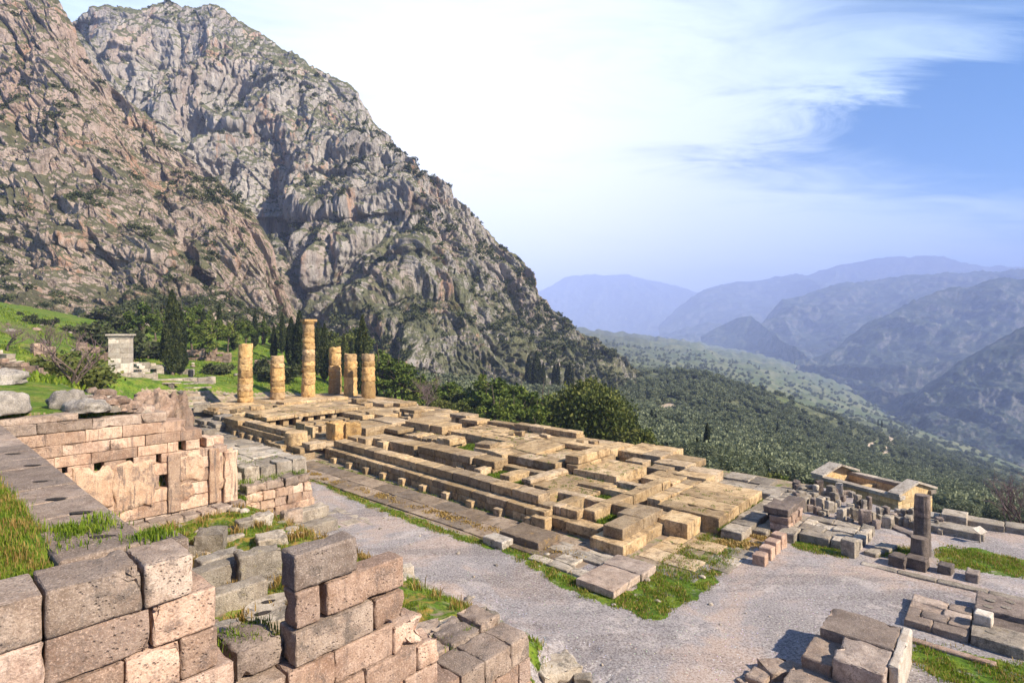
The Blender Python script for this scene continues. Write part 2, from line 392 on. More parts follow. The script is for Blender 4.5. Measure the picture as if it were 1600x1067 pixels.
def cliff_mat(name, tone, warmth, green):
    """fluted limestone: grey body, vertical cracks and streaks, orange scars on steep faces, grass and scrub on the ledges"""
    m, N = newmat(name); k = lambda c: rgba([c[i] * tone[i] for i in range(3)])
    geo = N('ShaderNodeNewGeometry'); P = geo.outputs['Position']
    nz = N('ShaderNodeSeparateXYZ', ins={0: geo.outputs['Normal']}).outputs[2]
    st = N('ShaderNodeMapping', ins={0: P, 'Scale': (1, 1, .20)}).outputs[0]
    big = noise(N, P, .012, 5, .6, .5); mid = noise(N, st, .10, 8, .66, .5); fin = noise(N, st, .50, 7, .72, .5); grain = noise(N, P, 1.3, 6, .75)
    c = ramp(N, mid, [(.34, k((.22, .20, .18))), (.46, k((.34, .315, .285))), (.56, k((.44, .41, .375))), (.68, k((.54, .51, .47)))])
    c = mixc(N, mrange(N, fin, .46, .64, 0, .6), c, k((.53, .50, .46))); c = mixc(N, mrange(N, fin, .48, .36, 0, .75), c, k((.145, .13, .115)))
    warm = mth(N, 'MULTIPLY', mrange(N, big, .42, .58), mrange(N, noise(N, st, .03, 6, .6, 1.0), .44, .58))
    c = mixc(N, mth(N, 'MULTIPLY', warm, warmth), c, rgba((.46, .315, .235)))
    orange = mth(N, 'MULTIPLY', mrange(N, noise(N, st, .045, 8, .66, 1.2), .55, .63), mrange(N, fin, .38, .58, .25, 1))
    o2 = mth(N, 'MULTIPLY', orange, mrange(N, nz, .55, .25))
    c = mixc(N, mth(N, 'MULTIPLY', o2, .8), c, rgba((.54, .27, .135)))
    c = mixc(N, mrange(N, grain, .42, .62, 0, .35), c, k((.55, .52, .48))); c = mixc(N, mrange(N, grain, .46, .34, 0, .5), c, k((.17, .155, .14)))
    gn = noise(N, P, .055, 8, .70, .4); gf = noise(N, P, .5, 6, .72)
    led = mth(N, 'ADD', mrange(N, nz, .28, .72, 0, .36), mth(N, 'MULTIPLY', mth(N, 'ADD', gn, mth(N, 'MULTIPLY', gf, .45)), .72))
    led = mth(N, 'ADD', led, mrange(N, N('ShaderNodeSeparateXYZ', ins={0: P}).outputs[2], 95, -10, 0, .13))      # soil gathers on the apron at the foot
    gm = mrange(N, led, green, green + .10)
    gc = ramp(N, noise(N, P, .23, 6, .7), [(.36, (.035, .045, .016)), (.48, (.085, .098, .034)), (.58, (.15, .155, .062)), (.70, (.21, .195, .095))])
    c = mixc(N, mth(N, 'MULTIPLY', gm, .85), c, gc)
    h = mth(N, 'ADD', mth(N, 'MULTIPLY', fin, 1.2), mth(N, 'MULTIPLY', grain, .5))
    return finish(m, N, c, .95, h, 1.0, 2.4, .12)
CLIFF = cliff_mat('cliff_rock', (1.0, .96, .92), .55, .58)
CLIFFWARM = cliff_mat('warm_cliff_rock', (1.22, 1.03, .92), .85, .615)

def mountain_mat():
    m, N = newmat('mountain_slope')
    geo = N('ShaderNodeNewGeometry'); P = geo.outputs['Position']
    nz = N('ShaderNodeSeparateXYZ', ins={0: geo.outputs['Normal']}).outputs[2]
    a = noise(N, P, .0022, 8, .62, .6); b = noise(N, P, .018, 7, .7, .3); s = noise(N, P, .09, 5, .7)
    c = ramp(N, b, [(.38, (.020, .034, .026)), (.5, (.045, .062, .042)), (.58, (.085, .10, .07)), (.70, (.18, .17, .145))])
    rk = mth(N, 'MULTIPLY', mrange(N, nz, .80, .55), mrange(N, b, .42, .58))
    c = mixc(N, mth(N, 'MULTIPLY', rk, .5), c, rgba((.22, .195, .185)))
    c = mixc(N, mrange(N, a, .56, .7, 0, .45), c, rgba((.15, .13, .10)))
    c = mixc(N, mrange(N, s, .35, .6, .55, 0), c, rgba((.014, .022, .014)))
    return finish(m, N, c, .95, s, .8, 6.0, .1)
MOUNT = mountain_mat()

def ground_mat():
    m, N = newmat('ground_surface')
    geo = N('ShaderNodeNewGeometry'); P = geo.outputs['Position']
    nzn = N('ShaderNodeSeparateXYZ', ins={0: geo.outputs['Normal']}).outputs[2]
    g = attr(N, 'grass'); gr = attr(N, 'gravel'); dr = attr(N, 'dry'); far = attr(N, 'far'); field = attr(N, 'field'); dirt = attr(N, 'dirt')
    # gravel
    b1 = noise(N, P, .21, 6, .62, .8); b2 = noise(N, P, .55, 6, .65, .4); f1 = noise(N, P, 14, 5, .8); f2 = noise(N, P, 42, 3, .8)
    gc = ramp(N, b1, [(.42, (.19, .165, .155)), (.50, (.245, .21, .195)), (.59, (.345, .25, .19))])
    gc = mixc(N, mrange(N, noise(N, N('ShaderNodeMapping', ins={0: P, 'Rotation': (0, 0, .75), 'Scale': (.25, 1, 1)}).outputs[0], .38, 7, .66, .5), .48, .60, 0, .72), gc, rgba((.125, .10, .09)))
    gc = mixc(N, mrange(N, b2, .46, .34, 0, .5), gc, rgba((.47, .40, .345)))
    gc = mixc(N, mrange(N, f1, .42, .60, .0, .34), gc, rgba((.62, .57, .52)))
    gc = mixc(N, mrange(N, f1, .48, .36, .0, .7), gc, rgba((.10, .085, .08)))
    gc = mixc(N, mrange(N, f2, .40, .28, .0, .55), gc, rgba((.12, .105, .095)))
    vo = N('ShaderNodeTexVoronoi', ins={'Vector': P, 'Scale': 8.0, 'Randomness': 1.0})
    gc = mixc(N, mrange(N, vo.outputs[0], .16, .09, 0, .8), gc, mixc(N, .6, vo.outputs[1], rgba((.72, .66, .60))))
    # bare earth
    ec = ramp(N, noise(N, P, 1.3, 7, .7, .4), [(.3, (.16, .115, .075)), (.5, (.27, .20, .135)), (.7, (.38, .30, .215))])
    base = mixc(N, gr, ec, gc)
    # grass
    q1 = noise(N, P, .8, 6, .65); q2 = noise(N, P, 7, 6, .75)
    grc = ramp(N, q1, [(.34, (.050, .088, .010)), (.46, (.092, .158, .014)), (.56, (.15, .195, .022)), (.68, (.23, .20, .05))])
    grc = mixc(N, mrange(N, q2, .52, .38, 0, .8), grc, rgba((.022, .036, .007)))
    gm = mrange(N, mth(N, 'ADD', g, mth(N, 'MULTIPLY', mth(N, 'SUBTRACT', noise(N, P, 1.7, 7, .72, .3), .5), 1.5)), .38, .62)
    c = mixc(N, gm, base, grc)
    dm = mrange(N, mth(N, 'ADD', dr, mth(N, 'MULTIPLY', mth(N, 'SUBTRACT', noise(N, P, 2.3, 6, .7, .3), .5), 1.5)), .42, .66)
    c = mixc(N, mth(N, 'MULTIPLY', dm, .8), c, rgba((.34, .20, .05)))
    # olive slopes
    o1 = noise(N, P, .012, 7, .65, .6); o2 = noise(N, P, .12, 6, .7)
    oc = ramp(N, o2, [(.36, (.036, .042, .02)), (.48, (.07, .078, .038)), (.58, (.115, .12, .055)), (.70, (.20, .175, .10))])
    oc = mixc(N, mrange(N, o1, .52, .64, 0, .55), oc, rgba((.13, .165, .05)))
    oc = mixc(N, mth(N, 'MULTIPLY', field, mrange(N, o2, .36, .56, .5, 1)), oc, mixc(N, mrange(N, o1, .45, .6), rgba((.10, .125, .055)), rgba((.165, .165, .09))))
    oc = mixc(N, dirt, oc, rgba((.42, .33, .24)))
    c = mixc(N, far, c, oc)
    h = mth(N, 'ADD', mth(N, 'MULTIPLY', f1, .8), mth(N, 'MULTIPLY', f2, .4))
    h = mth(N, 'ADD', h, mth(N, 'MULTIPLY', b2, .6))
    return finish(m, N, c, .95, h, .8, .03, .12)
GROUND = ground_mat()

def leaf_mat(name, dark, mid, light, trans=.25):
    m, N = newmat(name)
    t = attr(N, 'tint'); oi = N('ShaderNodeObjectInfo').outputs['Random']
    P = N('ShaderNodeNewGeometry').outputs['Position']
    f = mth(N, 'ADD', mth(N, 'MULTIPLY', t, .7), mth(N, 'MULTIPLY', mth(N, 'SUBTRACT', oi, .35), .4))
    f = mth(N, 'ADD', f, mth(N, 'MULTIPLY', mth(N, 'SUBTRACT', noise(N, P, .7, 3), .5), .6))
    c = ramp(N, f, [(.05, dark), (.45, mid), (.95, light)])
    b = N('ShaderNodeBsdfPrincipled', ins={'Base Color': c, 'Roughness': .75, 'Specular IOR Level': .2})
    tr = N('ShaderNodeBsdfTranslucent', ins={'Color': c})
    mx = N('ShaderNodeMixShader', ins={0: trans, 1: b.outputs[0], 2: tr.outputs[0]})
    o = N('ShaderNodeOutputMaterial'); m.node_tree.links.new(mx.outputs[0], o.inputs[0]); return m
CYP = leaf_mat('cypress_foliage', (.018, .028, .010), (.045, .060, .018), (.11, .115, .032))
PINE = leaf_mat('pine_foliage', (.050, .078, .012), (.12, .16, .025), (.25, .265, .045))
OAK = leaf_mat('evergreen_foliage', (.042, .062, .014), (.105, .122, .024), (.22, .205, .05))
OLIVE = leaf_mat('olive_foliage', (.075, .092, .045), (.155, .175, .090), (.28, .30, .17))
SHRUB = leaf_mat('scrub_foliage', (.028, .038, .013), (.070, .082, .028), (.15, .15, .06))
TWIG = leaf_mat('bare_twigs', (.10, .065, .060), (.17, .115, .105), (.25, .18, .16), .05)
GRASS = leaf_mat('grass_blades', (.060, .105, .008), (.165, .245, .016), (.34, .35, .045), .4)
DRYG = leaf_mat('dry_grass_blades', (.20, .12, .03), (.34, .22, .06), (.46, .34, .13), .3)
BARK = stone_mat('bark', (.20, .15, .11), (.13, .095, .07), (.08, .055, .04), (.05, .04, .03), .4, scale=2)
# ------------------------------------------------------------------ ground: one sheet from the wall top to the far end of the valley
_pxc = [-900, 0, 200, 310, 400, 560, 700, 800, 900, 1000, 1100, 1200, 1300, 1400, 1500, 1600, 2500]
_tab = {   # distance: photo row at which the natural slope lies, per column above (z: heights instead)
 20: ('z', [9, 6.9, 6.6, 6.2, 5, 0, 0, 0, 0, 0, 0, 0, 0, 0, 0, 0, -1]),
 34: ('z', [12, 7.0, 6.3, 5.0, 4, 0, 0, 0, 0, 0, -1, -2.2, -3.0, -3.0, -2.2, -2.5, -6]),
 45: ('z', [15, 6.6, 5.2, 3.6, 2.5, 0, 0, -1, -2, -3, -4.5, -7.5, -9, -9.5, -9, -10, -13]),
 65: ('z', [20, 8.2, 3.9, 2.6, 1.5, 0, -3, -6, -8, -9, -10, -14, -16, -16, -16.5, -17.5, -22]),
 88: ('z', [30, 12.5, 5.0, 3.3, 2.0, -.6, -5.5, -9.5, -11.5, -12, -12, -15, -19, -20, -21, -22, -30]),
 115: ('p', [330, 478, 512, 528, 536, 580, 655, 690, 700, 710, 725, 738, 772, 795, 800, 812, 860]),
 180: ('p', [330, 468, 500, 512, 520, 560, 615, 640, 650, 670, 690, 708, 745, 770, 778, 792, 850]),
 300: ('p', [400, 460, 500, 510, 520, 555, 590, 606, 614, 640, 655, 674, 710, 736, 755, 775, 840]),
 500: ('p', [450, 470, 500, 510, 520, 550, 570, 580, 588, 592, 590, 617, 656, 702, 735, 764, 815]),
 760: ('p', [470, 480, 500, 510, 520, 540, 560, 568, 574, 590, 602, 630, 668, 692, 722, 750, 800]),
 1150: ('p', [480, 490, 500, 510, 520, 530, 535, 540, 545, 574, 584, 608, 640, 672, 702, 738, 785]),
 1800: ('p', [490, 500, 510, 515, 520, 522, 525, 527, 530, 547, 562, 584, 612, 660, 694, 732, 775]),
 2700: ('p', [500, 505, 510, 512, 515, 518, 520, 521, 522, 532, 549, 569, 597, 650, 690, 728, 770]),
 4600: ('p', [505, 508, 512, 515, 517, 520, 522, 524, 524, 531, 541, 555, 575, 620, 660, 700, 740]),
 9000: ('p', [510, 512, 515, 517, 520, 522, 524, 525, 526, 529, 534, 540, 550, 560, 570, 580, 600]),
 17000: ('p', [516, 517, 518, 520, 521, 522, 523, 523, 524, 525, 527, 530, 535, 540, 545, 550, 560])}
_ds = sorted(_tab)
_tz = np.array([[v if _tab[d][0] == 'z' else CAMZ - d * (v - HYP) / FPX for v in _tab[d][1]] for d in _ds])
def natural(px, d):
    ld = np.log(np.maximum(d, 12)); L = np.log(_ds)
    i = np.clip(np.searchsorted(L, ld) - 1, 0, len(L) - 2); t = np.clip((ld - L[i]) / (L[i + 1] - L[i]), 0, 1)
    j = np.clip(np.searchsorted(_pxc, px) - 1, 0, len(_pxc) - 2); s = np.clip((px - np.array(_pxc)[j]) / (np.array(_pxc)[j + 1] - np.array(_pxc)[j]), 0, 1)
    return (_tz[i, j] * (1 - s) + _tz[i, j + 1] * s) * (1 - t) + (_tz[i + 1, j] * (1 - s) + _tz[i + 1, j + 1] * s) * t
CELLS = [(15.55, 16.9, 24.9, 26.6, .48), (13.85, 14.9, 22.65, 24.2, .42), (15.55, 17.0, 27.1, 28.35, .5), (21.4, 22.4, 24.8, 26.8, .45), (23.1, 24.8, 24.8, 26.8, .5), (17.2, 18.35, 22.8, 24.4, .35), (27.5, 33.5, 28.6, 32.7, .25), (13.5, 14.8, 28.2, 33, .0), (16.9, 18.4, 33.9, 35.3, .35)]      # earth banked up between the walls
def ground_z(x, y):
    x = np.atleast_1d(np.asarray(x, float)); y = np.atleast_1d(np.asarray(y, float)); y = np.maximum(y, .8)
    px = CXP + FPX * x / y; u, v = touv(x, y)
    P = np.stack([x, y, 0 * x], 1)
    z = natural(px, y)
    am = sstep(60, 200, y)
    z = z + am * (.009 * np.minimum(y, 2500) * fbm(P / 90., 4, 5) + .007 * np.minimum(y, 2500) * ridged(P / 330., 3, 8) * sstep(250, 700, y))
    z = z + sstep(40, 70, y) * (1 - am) * .35 * fbm(P / 6., 3, 3)
    vmax = 36.0 + 2.6 * sstep(4.5, 9.5, u) + .2 * sstep(9, 14, u) + 5.7 * sstep(43, 52, u)
    m = sstep(6.3, 13.5, v) * (1 - sstep(0, 3.0, v - vmax)) * sstep(-15, -9, u) * (1 - sstep(74, 80, u))
    z = z * (1 - m)
    und = .05 * fbm(P / 4.5, 3, 1) + .012 * pn(P / .5, 2)
    z = z + und * (1 - am)
    for a0, a1, b0, b1, zf in CELLS: z = np.where((u > a0) & (u < a1) & (v > b0) & (v < b1), zf + .05 * fbm(P / .5, 2, 8), z)
    zex = np.where(v < 1.45, 6.60 + .2 * sstep(8.9, 10, u) + .10 * fbm(P / 1.2, 3, 4) + .03 * np.maximum(0, -v), 2.35 * (1 - sstep(9.3, 14.2, v)) * (1 - sstep(10.6, 9.0, u) * sstep(8.6, 9.6, v)) + .10 * fbm(P / .9, 3, 6))
    inx = (u < 24.45 + 3.2 * sstep(9.4, 10.2, v)) & (u > np.where(v < 1.45, 8.58, 8.2)) & (v < 15)
    z = np.where(inx, zex * sstep(15, 13.5, v) + z * (1 - sstep(15, 13.5, v)) * (v > 13.5), z)
    zf = 7.3 * (1 - sstep(1.3, 6.5, y)) + .06 * fbm(P / .8, 3, 9)
    z = np.where((u <= np.where(v < 1.45, 8.58, 8.2)) & (v < 14), zf, z)
    return z
def hit(px, py, d0=3.0, d1=400.0):
    """the first ground point seen at a photo pixel"""
    d = np.geomspace(d0, d1, 900); x = (px - CXP) / FPX * d; g = ground_z(x, d) - (CAMZ - d * (py - HYP) / FPX)
    i = int(np.argmax(g > 0)) if (g > 0).any() else 899
    return float(x[i]), float(d[i]), float(ground_z(x[i], d[i])[0])
def gz(x, y): return float(ground_z(x, y)[0])

def inpoly(x, y, poly):
    c = np.zeros(len(x), bool); n = len(poly)
    for i in range(n):
        x1, y1 = poly[i]; x2, y2 = poly[(i + 1) % n]
        if y1 == y2: continue
        k = ((y1 > y) != (y2 > y)) & (x < (x2 - x1) * (y - y1) / (y2 - y1) + x1); c ^= k
    return c
def pxpoly(pts, z=0): return [at(a, b, z)[:2] for a, b in pts]
GRASS_POLYS = [
 pxpoly([(752, 842), (800, 868), (860, 905), (930, 940), (1020, 969), (1060, 948), (1100, 925), (1142, 880), (1168, 842), (1110, 832), (1075, 845), (1045, 868), (1028, 886), (985, 922), (900, 905), (862, 874), (838, 856), (790, 842)]),
 pxpoly([(486, 750), (494, 748), (600, 791), (700, 828), (775, 851), (770, 860), (690, 835), (600, 801), (520, 766)]),
 pxpoly([(1236, 843), (1262, 845), (1330, 860), (1322, 873), (1270, 862), (1236, 853)]),
 pxpoly([(1372, 866), (1395, 852), (1436, 856), (1424, 876), (1390, 876)]),
 pxpoly([(1452, 866), (1478, 852), (1540, 858), (1620, 880), (1620, 905), (1560, 898), (1480, 886)]),
 pxpoly([(1418, 1000), (1470, 1008), (1540, 1030), (1640, 1040), (1640, 1075), (1500, 1075), (1425, 1040)]),
 pxpoly([(820, 1010), (845, 1030), (850, 1067), (815, 1067)])]
DIRT_PX = [[(1372, 716), (1384, 700), (1392, 688), (1372, 676), (1376, 674), (1398, 687), (1392, 700), (1382, 718)],
           [(968, 598), (986, 584), (990, 586), (976, 599)], [(1020, 640), (1050, 628), (1062, 640), (1040, 650)], [(1350, 695), (1366, 690), (1362, 705)]]
DRY_UV = [[(33.5, 20.2), (16, 19.4), (16, 18.7), (33.5, 19.3)]]

def build_ground():
    a = np.linspace(-60, 1660, 860)
    cols = np.concatenate([np.linspace(-900, -70, 60), a, np.linspace(1672, 2500, 60)])
    ds = np.concatenate([np.geomspace(.9, 12, 150), np.geomspace(12, 100, 430)[1:], np.geomspace(100, 1500, 300)[1:], np.geomspace(1500, 13000, 90)[1:]])
    PX, D = np.meshgrid(cols, ds); x = ((PX - CXP) / FPX * D).ravel(); y = D.ravel()
    z = ground_z(x, y); n = len(cols); m = len(ds)
    I = np.arange(m * n).reshape(m, n)
    q = np.stack([I[:-1, :-1], I[:-1, 1:], I[1:, 1:], I[1:, :-1]], -1).reshape(-1, 4)
    u, v = touv(x, y); P = np.stack([x, y, 0 * x], 1); near = y < 130
    grass = np.zeros(len(x)); jx = x + .35 * pn(P / .7, 3) ; jy = y + .35 * pn(P / .7, 13)
    for poly in GRASS_POLYS: grass[inpoly(jx, jy, poly)] = .68
    ex = (u > 8.8) & (u < 24.5) & (v > 2) & (v < 11.5); grass[ex] = .62
    grass[(u > 8.4) & (u < 25.5) & (v < 1.5)] = 1.0
    hill = (u > 24.5) & (v < 15) | (y > 76) | (u > 74) | ((v > 45) & (u > 14))
    grass[hill & near] = .72
    grass[(y > 76) & (y < 200) & (PX.ravel() < 800)] = .80
    grass[(u > 57) & (v > 43.3) & near] = .95
    grass[(u > 9) & (u < 78) & (v > 20.5) & (v < 46) & (y < 100)] = .40
    pits = [c_[:4] for c_ in CELLS] + [(27.5, 33.5, 28.5, 32.7), (13.9, 14.9, 22.4, 24.1), (15.6, 17, 24.9, 26.6), (15.6, 17.2, 27.1, 28.5), (13.6, 14.4, 26, 33), (21.5, 24.6, 24.9, 26.7), (44, 60, 22.5, 25)]
    for a0, a1, b0, b1 in pits: grass[(u > a0) & (u < a1) & (v > b0) & (v < b1)] = .75
    # pale gravel patch on the upper terrace
    pad = pxpoly([(68, 598), (110, 588), (152, 592), (168, 606), (120, 612)], 6.4)
    px_ = inpoly(x, y, pad); grass[px_] = 0
    gravel = ((m_ := (sstep(9, 15, v) * (u < 72))) > .5).astype(float); gravel[(u > 8.2) & (v < 10.8) & (y < 60)] = 0; gravel[(v > 10.8) & (v < 15) & (u < 22)] = 1
    gravel[(u < 8.2) & (y < 60)] = 1; gravel[(u > 13.0) & (v > 18.2) & (v < 46)] = .0; gravel[(u > 9.5) & (v > 21) & (v < 46)] = 0
    gravel[px_] = 1.0; gravel[y > 90] = 0
    dry = np.zeros(len(x))
    for poly in DRY_UV: dry[inpoly(u + .25 * pn(P / .6, 5), v + .25 * pn(P / .6, 7), poly)] = .62
    dry[(u > 13) & (u < 45) & (v > 18.3) & (v < 21.3)] = np.maximum(dry[(u > 13) & (u < 45) & (v > 18.3) & (v < 21.3)], .36)
    dry[(u > 8.4) & (u < 10.2) & (v > 25) & (v < 33)] = .6
    dry[ex] = .45
    far = sstep(95, 140, y) * np.where(PX.ravel() < 640, sstep(150, 230, y), 1)
    far = np.maximum(far, sstep(47.5, 55, v) * (y > 42) * (u > -5) * (PX.ravel() > 640))
    dirt = np.zeros(len(x)); zz = z; py = HYP + FPX * (CAMZ - zz) / y
    for poly in DIRT_PX: dirt[(y > 250) & (y < 1000) & inpoly(PX.ravel() + 3 * pn(P / 25., 4), py, poly)] = .9
    fld = sstep(650, 1000, y) * sstep(960, 1080, PX.ravel()) * .9
    me = mesh_from('ground', np.stack([x, y, z], 1), q, attrs=dict(field=fld, grass=grass, gravel=gravel, dry=dry, far=far, dirt=dirt))
    o = link('ground', me, GROUND); tag(o, kind='structure')
    return dict(x=x, y=y, z=z, grass=grass, gravel=gravel)
GR = build_ground()

# ------------------------------------------------------------------ cliffs and mountains
def relief(name, rows, nx, ny, px0, px1, mat, disp, back=80, gullies=(), off=0.0):
    """a rock face through three or more profile lines (photo column, photo row, distance), base first; displaced along its own normal; a back slope follows the crest"""
    cols = np.linspace(px0, px1, nx)
    PYs = [np.interp(cols, [p[0] for p in r], [p[1] for p in r]) for r in rows]
    Ds = [np.interp(cols, [p[0] for p in r], [p[2] for p in r]) for r in rows]
    k = max(3, nx // 60); ker = np.ones(k) / k
    sm = lambda a: np.convolve(np.pad(a, (k, k), 'edge'), ker, 'same')[k:-k]
    Ds = [sm(a) for a in Ds]
    T = np.linspace(0, len(rows) - 1, ny); PY = np.zeros((ny, nx)); D = np.zeros((ny, nx))
    for i, t in enumerate(T):
        j = min(int(t), len(rows) - 2); f = t - j
        PY[i] = PYs[j] * (1 - f) + PYs[j + 1] * f; D[i] = Ds[j] * (1 - f) + Ds[j + 1] * f
    for (pts, wd, dep) in gullies:
        best = np.full(PY.shape, 1e9); CX = np.broadcast_to(cols, PY.shape)
        for (ax, ay), (bx, by) in zip(pts[:-1], pts[1:]):
            tt = np.clip(((CX - ax) * (bx - ax) + (PY - ay) * (by - ay)) / ((bx - ax) ** 2 + (by - ay) ** 2), 0, 1)
            best = np.minimum(best, np.hypot(CX - ax - tt * (bx - ax), PY - ay - tt * (by - ay)))
        D = D + dep * np.exp(-(best / wd) ** 2) * sstep(0, 12, PY - PYs[-1][None] + 0)
    X = (cols[None] - CXP) / FPX * D; Z = CAMZ - D * (PY - HYP) / FPX
    nb = 14
    bx = np.stack([X[-1] * (1 + back / D[-1] * t) for t in np.linspace(0, 1, nb + 1)[1:]]); by_ = np.stack([D[-1] + back * t for t in np.linspace(0, 1, nb + 1)[1:]])
    bz = np.stack([Z[-1] + back * (.12 * t - 1.0 * t * t) for t in np.linspace(0, 1, nb + 1)[1:]])
    X = np.vstack([X, bx]); Y = np.vstack([D, by_]); Z = np.vstack([Z, bz])
    P = np.stack([X, Y, Z], -1)
    du = np.gradient(P, axis=1); dv = np.gradient(P, axis=0); Nn = np.cross(du, dv); Nn /= np.linalg.norm(Nn, axis=-1, keepdims=True) + 1e-9
    # smooth the guiding normal
    Nn = Nn * .45 + np.array([0, -.9, .12]) * .55; Nn /= np.linalg.norm(Nn, axis=-1, keepdims=True)
    p = P.reshape(-1, 3); dd = disp(p).reshape(X.shape); dd = dd - dd.mean() + off
    fade = np.ones(X.shape); fade *= (1 - .5 * sstep(ny * .88, ny - 1, np.arange(m_ := X.shape[0]))[:, None])
    P = P + Nn * (dd * fade)[..., None]
    m, n = X.shape; I = np.arange(m * n).reshape(m, n)
    q = np.stack([I[:-1, :-1], I[:-1, 1:], I[1:, 1:], I[1:, :-1]], -1).reshape(-1, 4)
    me = mesh_from(name, P.reshape(-1, 3), q, attrs={'tint': np.full(m * n, .5)})
    o = link(name, me, mat); tag(o, kind='structure'); return o, P
def rot2(p, a):
    c, s = math.cos(a), math.sin(a); q = p.copy(); q[:, 0] = p[:, 0] * c - p[:, 2] * s; q[:, 2] = p[:, 0] * s + p[:, 2] * c; return q
def billow(p, octs, seed, gain=.5):
    s = 0; a = 1; p = np.asarray(p, np.float32)
    for k in range(octs):
        s = s + a * (np.abs(pn(p, seed + k * 4.3)) * 2.4 - .55); p = p * 2.05; a *= gain
    return s
def cracks(p, seed, w_=.07): return -np.exp(-(pn(p, seed) / w_) ** 2)
def disp_far(p):
    q = p + 9 * np.stack([pn(p / 45., 1), pn(p / 45., 2), .5 * pn(p / 45., 3)], 1)
    d = 16 * ridged(q / [85, 85, 260], 2, 1) + 5.0 * ridged(q / [24, 24, 120], 2, 4, .5) + 1.3 * billow(q / [10, 10, 55], 2, 7, .5) + 1.5 * ridged(q / [4.6, 4.6, 15], 3, 17, .6) + .5 * fbm(p / 3.0, 3, 9)
    d = d + 4.0 * cracks(q / [30, 30, 160], 61) + 2.2 * cracks(q / [12, 12, 90], 63) + 1.5 * cracks(q / [60, 60, 22], 65)
    led = (q[:, 2] + 14 * pn(q / 60., 12)) / 40.; tri = led - np.floor(led)
    return d + 5 * (1 - tri) * (.5 + .5 * pn(q / 90., 21)) + 3
def disp_near(p):
    q = rot2(p, -.45); q = q + 4 * np.stack([pn(p / 22., 1), pn(p / 22., 2), pn(p / 22., 3)], 1)
    d = 6.5 * ridged(q / [44, 44, 140], 2, 31) + 1.7 * billow(q / [14, 14, 70], 2, 34, .5) + 1.2 * ridged(q / [4.4, 4.4, 16], 3, 37, .6) + .32 * fbm(p / 1.4, 3, 39)
    d = d + 2.2 * cracks(q / [17, 17, 100], 71) + 1.4 * cracks(q / [7.5, 7.5, 55], 73) + .9 * cracks(q / [34, 34, 12], 75)
    led = (q[:, 2] + 8 * pn(q / 30., 42)) / 22.; tri = led - np.floor(led)
    return d + 2.2 * (1 - tri) * (.5 + .5 * pn(q / 50., 51)) - 3
far_rows = [
 [(40, 575, 245), (300, 570, 235), (450, 575, 235), (560, 600, 240), (700, 655, 240), (800, 660, 255), (870, 640, 300), (930, 620, 350), (975, 608, 410), (1010, 612, 470)],
 [(40, 470, 300), (300, 470, 300), (450, 500, 295), (560, 500, 270), (640, 480, 270), (700, 520, 275), (800, 545, 300), (870, 560, 340), (930, 575, 372), (975, 592, 420), (1010, 608, 475)],
 [(40, 330, 360), (300, 350, 362), (420, 365, 358), (560, 350, 330), (640, 335, 318), (700, 400, 330), (770, 450, 345), (830, 505, 362), (880, 540, 380), (930, 562, 395), (975, 586, 430), (1010, 605, 478)],
 [(40, 180, 410), (200, 190, 415), (330, 200, 410), (450, 240, 400), (560, 255, 385), (620, 270, 378), (680, 320, 378), (770, 410, 388), (830, 475, 392), (880, 520, 400), (930, 552, 410), (975, 580, 436), (1010, 602, 480)],
 [(40, 70, 470), (110, 37, 480), (150, 24, 485), (200, 22, 490), (262, 8, 495), (330, 14, 490), (362, 30, 485), (400, 52, 480), (470, 98, 465), (540, 140, 455), (555, 152, 452), (590, 195, 448), (640, 242, 440), (680, 288, 432), (720, 332, 425), (770, 376, 418), (800, 402, 415), (822, 440, 412), (835, 462, 410), (880, 510, 415), (940, 546, 425), (975, 578, 440), (1010, 600, 482)]]
CLIFF_FAR, PF = relief('cliff', far_rows, 1000, 600, 60, 1005, CLIFF, disp_far, 90, off=4.0,
    gullies=[([(640, 330), (560, 420), (500, 470), (470, 560)], 26, 20), ([(450, 360), (470, 440), (480, 520)], 22, 18), ([(400, 350), (520, 355), (640, 330)], 14, 14), ([(300, 200), (340, 215), (430, 225)], 14, 14),
             ([(545, 520), (640, 470), (720, 490)], 16, 10), ([(130, 40), (200, 150), (250, 200)], 25, 14)])
near_rows = [
 [(-120, 500, 118), (0, 500, 122), (120, 512, 126), (200, 520, 132), (300, 530, 142), (400, 545, 160), (480, 560, 190), (520, 575, 215)],
 [(-120, 420, 150), (0, 440, 152), (100, 440, 156), (200, 440, 160), (300, 455, 168), (400, 490, 182), (480, 548, 200), (520, 570, 218)],
 [(-120, 330, 170), (0, 345, 170), (60, 330, 172), (160, 340, 176), (260, 360, 180), (330, 385, 186), (400, 440, 198), (440, 500, 206), (480, 540, 210), (520, 566, 221)],
 [(-120, 120, 205), (0, 150, 208), (80, 165, 208), (140, 190, 210), (200, 235, 212), (270, 290, 214), (330, 325, 214), (390, 375, 216), (420, 430, 216), (450, 490, 216), (480, 532, 218), (520, 562, 224)],
 [(-120, -90, 240), (0, -50, 245), (55, -8, 246), (70, -5, 246), (90, 8, 246), (108, 40, 245), (118, 70, 244), (140, 100, 243), (185, 143, 240), (215, 170, 238), (240, 186, 236), (270, 228, 233), (330, 268, 230), (372, 305, 228), (400, 335, 227), (418, 372, 226), (432, 425, 224), (452, 475, 224), (480, 520, 225), (520, 556, 228)]]
CLIFF_NEAR, PN_ = relief('cliff', near_rows, 720, 560, -110, 515, CLIFFWARM, disp_near, 50,
    gullies=[([(0, 380), (120, 395), (330, 440)], 12, 5), ([(180, 150), (260, 330), (330, 470)], 14, 6)])

